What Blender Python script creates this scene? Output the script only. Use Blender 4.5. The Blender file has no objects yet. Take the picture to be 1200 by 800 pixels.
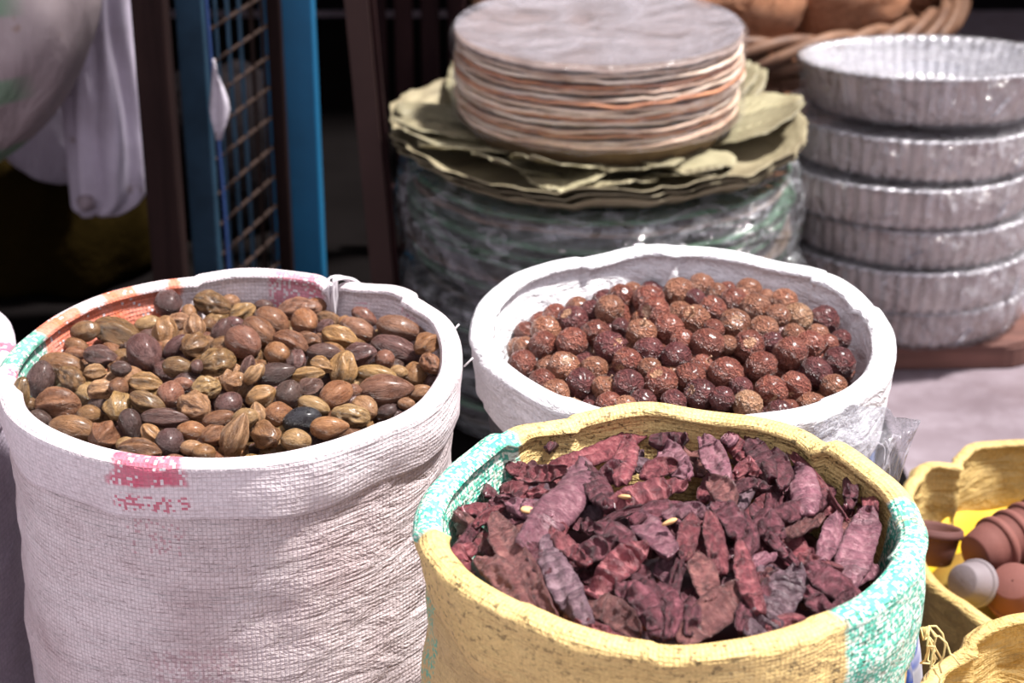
import bpy, bmesh, math, random
from mathutils import Vector, Matrix, Quaternion, noise

# ------------------------------------------------------------------ camera, sky, sun, exposure
scene = bpy.context.scene
COL = scene.collection
CAM_PITCH = 24.5
cam_data = bpy.data.cameras.new('camera')
cam_data.sensor_width = 36.0
cam_data.lens = 2300.0 / 1200.0 * 36.0
cam_data.clip_start = 0.05
cam_data.dof.use_dof = True
cam_data.dof.focus_distance = 1.20
cam_data.dof.aperture_fstop = 9.5
cam = bpy.data.objects.new('camera', cam_data)
cam.location = (0.0, 0.0, 1.0)
cam.rotation_euler = (math.radians(90.0 - CAM_PITCH), 0.0, 0.0)
COL.objects.link(cam)
scene.camera = cam

world = bpy.data.worlds.new('overcast_sky')
world.use_nodes = True
scene.world = world
bg = world.node_tree.nodes['Background']
bg.inputs['Color'].default_value = (0.95, 0.90, 1.0, 1.0)
bg.inputs['Strength'].default_value = 0.58

sun_data = bpy.data.lights.new('sun', 'SUN')
sun_data.energy = 5.6
sun_data.angle = math.radians(6.0)
sun_data.color = (1.0, 0.965, 0.93)
sun = bpy.data.objects.new('sun', sun_data)
SUN_DIR = Vector((0.42, 0.02, 0.90)).normalized()      # towards the sun
sun.rotation_euler = SUN_DIR.to_track_quat('Z', 'Y').to_euler()
sun.location = (1.0, 1.5, 3.0)
COL.objects.link(sun)

vs = scene.view_settings
vs.view_transform = 'Standard'
vs.look = 'None'
vs.gamma = 1.0
vs.use_curve_mapping = False
vs.exposure = 0.82

PI = math.pi
TAU = 2 * math.pi

# ------------------------------------------------------------------ helpers
def link(name, me, mats=None, parent=None):
    o = bpy.data.objects.new(name, me)
    COL.objects.link(o)
    if mats is not None:
        for m in (mats if isinstance(mats, (list, tuple)) else [mats]):
            if m.name not in o.data.materials:
                o.data.materials.append(m)
    if parent is not None:
        o.parent = parent
    return o

def empty(name, loc=(0, 0, 0), rz=0.0):
    o = bpy.data.objects.new(name, None)
    o.location = loc
    o.rotation_euler = (0, 0, rz)
    o.empty_display_size = 0.02
    COL.objects.link(o)
    return o

def tag(o, label=None, cat=None, group=None, kind=None):
    if label: o['label'] = label
    if cat: o['category'] = cat
    if group: o['group'] = group
    if kind: o['kind'] = kind
    return o

def smooth(me, on=True):
    me.polygons.foreach_set('use_smooth', [on] * len(me.polygons))
    return me

def mesh_from(name, verts, faces, sm=True):
    me = bpy.data.meshes.new(name)
    me.from_pydata([tuple(v) for v in verts], [], faces)
    me.update()
    return smooth(me, sm)

def set_uv(me, uv_of_loop):
    lay = me.uv_layers.new(name='UVMap')
    for i, uv in enumerate(uv_of_loop):
        lay.data[i].uv = uv

def grid_mesh(name, pts, nu, nv, close_u=False, uv=None, sm=True):
    """pts[j][i], j over v (nv), i over u (nu)."""
    verts = [p for row in pts for p in row]
    faces, loops_uv = [], []
    mu = nu if close_u else nu - 1
    for j in range(nv - 1):
        for i in range(mu):
            i2 = (i + 1) % nu
            faces.append((j * nu + i, j * nu + i2, (j + 1) * nu + i2, (j + 1) * nu + i))
            if uv:
                a, b = uv(i, j), uv(i + 1, j)
                c, d = uv(i + 1, j + 1), uv(i, j + 1)
                loops_uv += [a, b, c, d]
    me = mesh_from(name, verts, faces, sm)
    if uv:
        set_uv(me, loops_uv)
    return me

def box_bm(bm, lo, hi, mat=None):
    r = bmesh.ops.create_cube(bm, size=1.0)
    for v in r['verts']:
        v.co = Vector([lo[k] + (v.co[k] + 0.5) * (hi[k] - lo[k]) for k in range(3)])
        if mat is not None:
            v.co = mat @ v.co
    return r['verts']

def bm_obj(name, bm, mats, parent=None, bevel=0.0, sm=False):
    me = bpy.data.meshes.new(name)
    if bevel:
        bmesh.ops.bevel(bm, geom=bm.edges[:], offset=bevel, segments=2, affect='EDGES', profile=0.6)
    bmesh.ops.recalc_face_normals(bm, faces=bm.faces[:])
    bm.to_mesh(me)
    bm.free()
    smooth(me, sm)
    return link(name, me, mats, parent)

def box(name, lo, hi, mat, parent=None, bevel=0.0):
    bm = bmesh.new()
    box_bm(bm, lo, hi)
    return bm_obj(name, bm, mat, parent, bevel)

def tube_mesh(name, pts, rad, sides=8, flat=1.0, caps=True):
    """swept tube; rad number or list; flat squashes the second axis."""
    n = len(pts)
    pts = [Vector(p) for p in pts]
    rows = []
    prev = None
    for i, p in enumerate(pts):
        t = (pts[min(i + 1, n - 1)] - pts[max(i - 1, 0)]).normalized()
        if prev is None:
            a = Vector((0, 0, 1)) if abs(t.z) < 0.9 else Vector((1, 0, 0))
            u = t.cross(a).normalized()
        else:
            u = (prev - t * prev.dot(t)).normalized()
        prev = u
        w = t.cross(u)
        r = rad[i] if isinstance(rad, (list, tuple)) else rad
        rows.append([p + u * (math.cos(TAU * k / sides) * r) + w * (math.sin(TAU * k / sides) * r * flat) for k in range(sides)])
    verts = [v for row in rows for v in row]
    faces = []
    for j in range(n - 1):
        for i in range(sides):
            i2 = (i + 1) % sides
            faces.append((j * sides + i, j * sides + i2, (j + 1) * sides + i2, (j + 1) * sides + i))
    if caps:
        faces.append(tuple(range(sides - 1, -1, -1)))
        faces.append(tuple((n - 1) * sides + k for k in range(sides)))
    return mesh_from(name, verts, faces)

def tube(name, pts, rad, mat, parent=None, sides=8, flat=1.0):
    return link(name, tube_mesh(name, pts, rad, sides, flat), mat, parent)

def lathe_mesh(name, prof, n=64, fn=None, uvscale=(1.0, 1.0)):
    """prof: list of (r, z); fn(theta, j, r, z) -> (x, y, z)."""
    rows = []
    acc = [0.0]
    for k in range(1, len(prof)):
        acc.append(acc[-1] + math.hypot(prof[k][0] - prof[k - 1][0], prof[k][1] - prof[k - 1][1]))
    for j, (r, z) in enumerate(prof):
        row = []
        for i in range(n):
            th = TAU * i / n
            row.append(fn(th, j, r, z) if fn else (r * math.cos(th), r * math.sin(th), z))
        rows.append(row)
    return grid_mesh(name, rows, n, len(prof), True, uv=lambda i, j: (i / n * uvscale[0], acc[j] * uvscale[1]))

def fbm(x, y, z, s=1.0, o=3):
    return noise.fractal(Vector((x * s, y * s, z * s)), 0.7, 2.0, o)

def nz(x, y, z):
    return noise.noise(Vector((x, y, z)))

def table(pairs, th):
    """periodic smooth interpolation of (degrees, value)."""
    d = math.degrees(th) % 360.0
    ps = sorted(pairs)
    ps = [(ps[-1][0] - 360, ps[-1][1])] + ps + [(ps[0][0] + 360, ps[0][1])]
    for (a, va), (b, vb) in zip(ps, ps[1:]):
        if a <= d <= b:
            t = (d - a) / (b - a) if b > a else 0
            t = t * t * (3 - 2 * t)
            return va + (vb - va) * t
    return ps[0][1]

# ------------------------------------------------------------------ material helpers
class NT:
    def __init__(self, name):
        self.m = bpy.data.materials.new(name)
        self.m.use_nodes = True
        self.t = self.m.node_tree
        self.N = self.t.nodes
        self.L = self.t.links
        self.N.clear()
        self.out = self.N.new('ShaderNodeOutputMaterial')
    def node(self, typ, **kw):
        n = self.N.new(typ)
        for k, v in kw.items():
            setattr(n, k, v)
        return n
    def put(self, sock, v):
        if isinstance(v, bpy.types.NodeSocket):
            self.L.new(v, sock)
        elif v is not None:
            if sock.type == 'RGBA' and not isinstance(v, (int, float)) and len(v) == 3:
                v = (*v, 1.0)
            sock.default_value = v
    def math(self, op, a, b=None, c=None, clamp=False):
        n = self.node('ShaderNodeMath', operation=op)
        n.use_clamp = clamp
        for s, v in zip(n.inputs, (a, b, c)):
            self.put(s, v)
        return n.outputs[0]
    def mix(self, fac, a, b, blend='MIX'):
        n = self.node('ShaderNodeMix', data_type='RGBA', blend_type=blend)
        self.put(n.inputs[0], fac)
        self.put(n.inputs[6], a)
        self.put(n.inputs[7], b)
        return n.outputs[2]
    def coord(self, which='Object'):
        return self.node('ShaderNodeTexCoord').outputs[which]
    def mapping(self, vec, scale=(1, 1, 1), loc=(0, 0, 0), rot=(0, 0, 0)):
        n = self.node('ShaderNodeMapping')
        self.put(n.inputs['Vector'], vec)
        n.inputs['Scale'].default_value = scale
        n.inputs['Location'].default_value = loc
        n.inputs['Rotation'].default_value = rot
        return n.outputs[0]
    def noise(self, vec, scale=5, detail=4, rough=0.55, dist=0.0, out='Fac'):
        n = self.node('ShaderNodeTexNoise')
        if vec is not None:
            self.put(n.inputs['Vector'], vec)
        n.inputs['Scale'].default_value = scale
        n.inputs['Detail'].default_value = detail
        n.inputs['Roughness'].default_value = rough
        n.inputs['Distortion'].default_value = dist
        return n.outputs[out]
    def voronoi(self, vec, scale=5, feature='F1', out='Distance'):
        n = self.node('ShaderNodeTexVoronoi', feature=feature)
        if vec is not None:
            self.put(n.inputs['Vector'], vec)
        n.inputs['Scale'].default_value = scale
        return n.outputs[out]
    def ramp(self, fac, stops, interp='LINEAR'):
        n = self.node('ShaderNodeValToRGB')
        n.color_ramp.interpolation = interp
        els = n.color_ramp.elements
        while len(els) < len(stops):
            els.new(0.5)
        for e, (p, c) in zip(els, stops):
            e.position = p
            e.color = (*c, 1.0) if len(c) == 3 else c
        self.put(n.inputs[0], fac)
        return n.outputs[0]
    def mapr(self, v, a, b, c=0.0, d=1.0):
        n = self.node('ShaderNodeMapRange')
        self.put(n.inputs[0], v)
        for k, x in zip((1, 2, 3, 4), (a, b, c, d)):
            n.inputs[k].default_value = x
        return n.outputs[0]
    def bump(self, h, strength=0.3, dist=0.001, normal=None):
        n = self.node('ShaderNodeBump')
        n.inputs['Strength'].default_value = strength
        n.inputs['Distance'].default_value = dist
        self.put(n.inputs['Height'], h)
        if normal is not None:
            self.put(n.inputs['Normal'], normal)
        return n.outputs[0]
    def principled(self, color, rough=0.5, normal=None, **kw):
        n = self.node('ShaderNodeBsdfPrincipled')
        self.put(n.inputs['Base Color'], color)
        self.put(n.inputs['Roughness'], rough)
        if normal is not None:
            self.put(n.inputs['Normal'], normal)
        for k, v in kw.items():
            self.put(n.inputs[k], v)
        self.L.new(n.outputs[0], self.out.inputs[0])
        return n

def mat_plain(name, col, rough=0.7, var=0.25, scale=12, bump=0.2, bdist=0.002, dark=0.6, **kw):
    k = NT(name)
    co = k.coord()
    n1 = k.noise(co, scale, 5)
    c2 = tuple(c * dark for c in col)
    col_n = k.mix(k.mapr(n1, 0.35, 0.65, 0, 1), col, k.mix(var, col, c2))
    nb = k.bump(k.noise(co, scale * 6, 4), bump, bdist)
    k.principled(col_n, rough, nb, **kw)
    return k.m

# ------------------------------------------------------------------ materials
def mat_wood(name, c1, c2, scale=(3, 60, 60), rough=0.7, bump=0.4, spec=0.3):
    k = NT(name)
    co = k.coord()
    v = k.mapping(co, scale)
    n1 = k.noise(v, 1.0, 6, 0.65, 0.6)
    col = k.ramp(n1, [(0.3, c2), (0.55, c1), (0.75, tuple(min(1, c * 1.25) for c in c1))])
    big = k.noise(co, 9, 3)
    col = k.mix(k.mapr(big, 0.4, 0.7, 0, 0.5), col, c2)
    k.principled(col, rough, k.bump(n1, bump, 0.002), **{'Specular IOR Level': spec})
    return k.m

def weave(k, uvn, nu, nv):
    """woven tape cloth in UV space: returns (height 0..1, gap mask, cell vector)"""
    sx = k.node('ShaderNodeSeparateXYZ'); k.put(sx.inputs[0], uvn)
    u = k.math('MULTIPLY', sx.outputs[0], nu)
    v = k.math('MULTIPLY', sx.outputs[1], nv)
    su = k.math('ABSOLUTE', k.math('SINE', k.math('MULTIPLY', u, PI)))
    sv = k.math('ABSOLUTE', k.math('SINE', k.math('MULTIPLY', v, PI)))
    # over / under alternation
    par = k.math('MODULO', k.math('ADD', k.math('FLOOR', u), k.math('FLOOR', v)), 2.0)
    over = k.math('MULTIPLY_ADD', par, 0.35, 0.65)
    h = k.math('MULTIPLY', k.math('POWER', k.math('MULTIPLY', su, sv), 0.5), over)
    gap = k.math('SUBTRACT', 1.0, k.mapr(k.math('MINIMUM', su, sv), 0.05, 0.42))
    cell = k.node('ShaderNodeCombineXYZ')
    k.put(cell.inputs[0], k.math('FLOOR', k.math('MULTIPLY', u, 1.5))); k.put(cell.inputs[1], k.math('FLOOR', k.math('MULTIPLY', v, 1.5)))
    wn = k.node('ShaderNodeTexWhiteNoise', noise_dimensions='3D')
    k.put(wn.inputs['Vector'], cell.outputs[0])
    return h, gap, wn.outputs['Value']

def mat_sack(name, base, stain, patches, nu, nv, weave_amt=1.0, gap_dark=0.45, specks=None, rough=0.75,
             crease=0.4, stain_amt=0.5, trans=0.0):
    """patches: (u0, u1, v0, v1, colour, thread coverage). u in turns of the sack, v in metres along the cloth."""
    k = NT(name)
    uv = k.coord('UV')
    co = k.coord('Object')
    h, gap, cellrnd = weave(k, uv, nu, nv)
    sx = k.node('ShaderNodeSeparateXYZ'); k.put(sx.inputs[0], uv)
    jag = k.noise(co, 45, 3)
    uj = k.math('MULTIPLY_ADD', k.math('SUBTRACT', jag, 0.5), 0.022, sx.outputs[0])
    vj = k.math('MULTIPLY_ADD', k.math('SUBTRACT', k.noise(co, 38, 3), 0.5), 0.014, sx.outputs[1])
    blot = k.noise(co, 13, 5, 0.6)
    col = k.mix(k.mapr(blot, 0.38, 0.72, 0, stain_amt), base, stain)
    tint = k.mapr(cellrnd, 0, 1, 0.86, 1.04)
    for (u0, u1, v0, v1, pc, cover) in patches:
        mu = k.math('MULTIPLY', k.mapr(uj, u0 - 0.002, u0 + 0.002), k.mapr(uj, u1 - 0.002, u1 + 0.002, 1, 0))
        mv = k.math('MULTIPLY', k.mapr(vj, v0 - 0.001, v0 + 0.001), k.mapr(vj, v1 - 0.001, v1 + 0.001, 1, 0))
        thr = k.math('LESS_THAN', cellrnd, cover)
        soft = k.math('MULTIPLY_ADD', k.noise(co, 90, 2), 0.5, 0.62, clamp=True)
        m = k.math('MULTIPLY', k.math('MULTIPLY', mu, mv), k.math('MULTIPLY', thr, soft))
        col = k.mix(m, col, pc)
    if specks:
        sp_col, thr0, amt = specks
        sp = k.mapr(k.noise(k.mapping(co, (1, 1, 1.5)), 190, 3, 0.7), thr0, thr0 + 0.05)
        area = k.mapr(k.noise(co, 8, 2), 0.42, 0.58)
        col = k.mix(k.math('MULTIPLY', k.math('MULTIPLY', sp, area), amt), col, sp_col)
    gcol = k.mix(0.5, stain, (0.12, 0.08, 0.08))
    col = k.mix(k.math('MULTIPLY', gap, gap_dark), col, gcol)
    col = k.mix(1.0, col, tint, 'MULTIPLY')
    cre = k.noise(k.mapping(co, (1, 1, 2.6)), 24, 5, 0.62, 0.7)
    nb = k.bump(cre, crease, 0.012)
    nb = k.bump(h, 0.55 * weave_amt, 0.0012, nb)
    p = k.principled(col, rough, nb)
    p.inputs['Specular IOR Level'].default_value = 0.3
    return k.m

def mat_nut(name, c1, c2, c3, rough=0.38):
    """c1 body, c2 groove, c3 paler tone in blotches and on ridges"""
    k = NT(name)
    co = k.coord()
    oi = k.node('ShaderNodeObjectInfo')
    off = k.node('ShaderNodeVectorMath', operation='ADD')
    k.put(off.inputs[0], co)
    cmb = k.node('ShaderNodeCombineXYZ')
    k.put(cmb.inputs[0], k.math('MULTIPLY', oi.outputs['Random'], 37.0))
    k.put(off.inputs[1], cmb.outputs[0])
    v = off.outputs[0]
    n1 = k.noise(v, 1.5, 4, 0.6)
    col = k.mix(k.mapr(n1, 0.35, 0.7), c1, c3)
    n2 = k.noise(k.mapping(v, (0.7, 3.2, 3.2)), 1.6, 5, 0.7, 1.0)
    col = k.mix(k.mapr(n2, 0.52, 0.68, 0, 0.7), col, c2)
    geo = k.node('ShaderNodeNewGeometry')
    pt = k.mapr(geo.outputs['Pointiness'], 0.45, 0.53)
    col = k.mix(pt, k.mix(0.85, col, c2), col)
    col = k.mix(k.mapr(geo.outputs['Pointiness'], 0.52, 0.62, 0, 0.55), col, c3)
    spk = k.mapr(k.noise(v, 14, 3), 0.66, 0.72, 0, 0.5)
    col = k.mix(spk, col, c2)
    val = k.node('ShaderNodeHueSaturation')
    k.put(val.inputs['Value'], k.mapr(oi.outputs['Random'], 0, 1, 0.82, 1.18))
    k.put(val.inputs['Hue'], k.mapr(k.math('FRACT', k.math('MULTIPLY', oi.outputs['Random'], 7.3)), 0, 1, 0.487, 0.513))
    k.put(val.inputs['Color'], col)
    nb = k.bump(k.noise(k.mapping(v, (1, 2.2, 2.2)), 5, 5, 0.65), 0.45, 0.08)
    nb = k.bump(n2, 0.5, 0.10, nb)
    k.principled(val.outputs[0], k.mapr(k.noise(v, 3.0, 3), 0.35, 0.65, 0.22, 0.40), nb, **{'Coat Weight': 0.15, 'Coat Roughness': 0.2})
    return k.m

def mat_soap(name, c1, c2, rough=0.34):
    k = NT(name)
    co = k.coord()
    oi = k.node('ShaderNodeObjectInfo')
    off = k.node('ShaderNodeVectorMath', operation='ADD')
    k.put(off.inputs[0], co)
    cmb = k.node('ShaderNodeCombineXYZ')
    k.put(cmb.inputs[0], k.math('MULTIPLY', oi.outputs['Random'], 53.0))
    k.put(off.inputs[1], cmb.outputs[0])
    v = off.outputs[0]
    n1 = k.noise(v, 1.3, 4, 0.6)
    col = k.mix(k.mapr(n1, 0.38, 0.66), c1, c2)
    vo = k.voronoi(k.mix(0.35, v, k.noise(v, 2.5, 3, out='Color')), 4.2, 'DISTANCE_TO_EDGE')
    ridge = k.mapr(vo, 0.0, 0.16)
    fine = k.noise(v, 9, 4, 0.6, 0.8)
    h = k.math('ADD', k.math('MULTIPLY', k.math('SUBTRACT', 1.0, ridge), 0.8), k.math('MULTIPLY', fine, 0.6))
    col = k.mix(k.math('MULTIPLY', k.math('SUBTRACT', 1.0, ridge), 0.22), col, tuple(min(1, x * 1.3 + 0.03) for x in c2))
    geo = k.node('ShaderNodeNewGeometry')
    col = k.mix(k.mapr(geo.outputs['Pointiness'], 0.42, 0.5, 0.55, 0.0), col, tuple(c * 0.3 for c in c1))
    val = k.node('ShaderNodeHueSaturation')
    k.put(val.inputs['Value'], k.mapr(oi.outputs['Random'], 0, 1, 0.85, 1.2))
    k.put(val.inputs['Color'], col)
    k.principled(val.outputs[0], rough, k.bump(h, 0.75, 0.10), **{'Coat Weight': 0.35, 'Coat Roughness': 0.25})
    return k.m

def mat_pod(name, c1, c2, c3):
    k = NT(name)
    co = k.coord('UV')
    oi = k.node('ShaderNodeObjectInfo')
    vv = k.node('ShaderNodeVectorMath', operation='ADD')
    k.put(vv.inputs[0], k.mapping(co, (6, 2, 1)))
    cmb = k.node('ShaderNodeCombineXYZ')
    k.put(cmb.inputs[2], k.math('MULTIPLY', oi.outputs['Random'], 41.0))
    k.put(vv.inputs[1], cmb.outputs[0])
    v = vv.outputs[0]
    n1 = k.noise(v, 1.4, 5, 0.65, 0.5)
    col = k.ramp(n1, [(0.3, c2), (0.5, c1), (0.72, c3)])
    n2 = k.noise(k.mapping(v, (3.0, 0.8, 1)), 3.0, 4, 0.7)
    col = k.mix(k.mapr(n2, 0.55, 0.75, 0, 0.45), col, c3)
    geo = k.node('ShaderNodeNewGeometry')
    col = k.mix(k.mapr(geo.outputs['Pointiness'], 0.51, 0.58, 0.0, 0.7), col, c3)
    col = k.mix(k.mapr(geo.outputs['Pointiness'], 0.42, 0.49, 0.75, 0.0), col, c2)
    val = k.node('ShaderNodeHueSaturation')
    k.put(val.inputs['Value'], k.mapr(oi.outputs['Random'], 0, 1, 0.75, 1.25))
    k.put(val.inputs['Color'], col)
    h = k.math('ADD', n2, k.math('MULTIPLY', k.noise(v, 7, 4, 0.7, 0.6), 0.8))
    k.principled(val.outputs[0], 0.38, k.bump(h, 0.9, 0.0022))
    return k.m

def mat_film(name, milk=0.10, tint=(0.93, 0.93, 0.98), rough=0.12, wr=18, strength=0.6, gloss=1.0, haze=(0.42, 0.40, 0.44), zs=1.0, glint_streak=2.2):
    """clear wrapping film: mostly see-through, glossy, with wrinkles and a little milkiness; pale streaks are painted glints"""
    k = NT(name)
    co = k.coord()
    w = k.noise(k.mapping(co, (1, 1, zs)), wr, 4, 0.55, 1.2)
    r2 = k.noise(k.mapping(co, (1, 1, 0.35 if zs == 1 else zs)), wr * (2.3 if zs == 1 else 0.8), 3, 0.5, 0.5)
    nb = k.bump(k.math('ADD', w, k.math('MULTIPLY', r2, 0.5)), strength, 0.02)
    tr = k.node('ShaderNodeBsdfTransparent'); tr.inputs[0].default_value = (*tint, 1)
    df = k.node('ShaderNodeBsdfDiffuse'); df.inputs[0].default_value = (*haze, 1); k.put(df.inputs['Normal'], nb)
    gl = k.node('ShaderNodeBsdfGlossy'); gl.inputs['Roughness'].default_value = rough; k.put(gl.inputs['Normal'], nb)
    lw = k.node('ShaderNodeLayerWeight'); lw.inputs[0].default_value = 0.5; k.put(lw.inputs['Normal'], nb)
    fr = k.math('MULTIPLY_ADD', k.math('POWER', lw.outputs['Facing'], 3.5), 0.55, 0.035)
    m1 = k.node('ShaderNodeMixShader')
    k.put(m1.inputs[0], k.math('MULTIPLY', k.math('ADD', k.mapr(w, 0.3, 0.6, 0.3, 1.0), k.mapr(k.math('ABSOLUTE', k.math('SUBTRACT', r2, 0.5)), 0.0, 0.035, glint_streak, 0.0)), milk, clamp=True))  # whitish streaks along the wrinkle noise, painted in as sparkles
    k.L.new(tr.outputs[0], m1.inputs[1]); k.L.new(df.outputs[0], m1.inputs[2])
    m2 = k.node('ShaderNodeMixShader')
    k.put(m2.inputs[0], k.math('MULTIPLY', fr, gloss, clamp=True))
    k.L.new(m1.outputs[0], m2.inputs[1]); k.L.new(gl.outputs[0], m2.inputs[2])
    k.L.new(m2.outputs[0], k.out.inputs[0])
    return k.m

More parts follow.
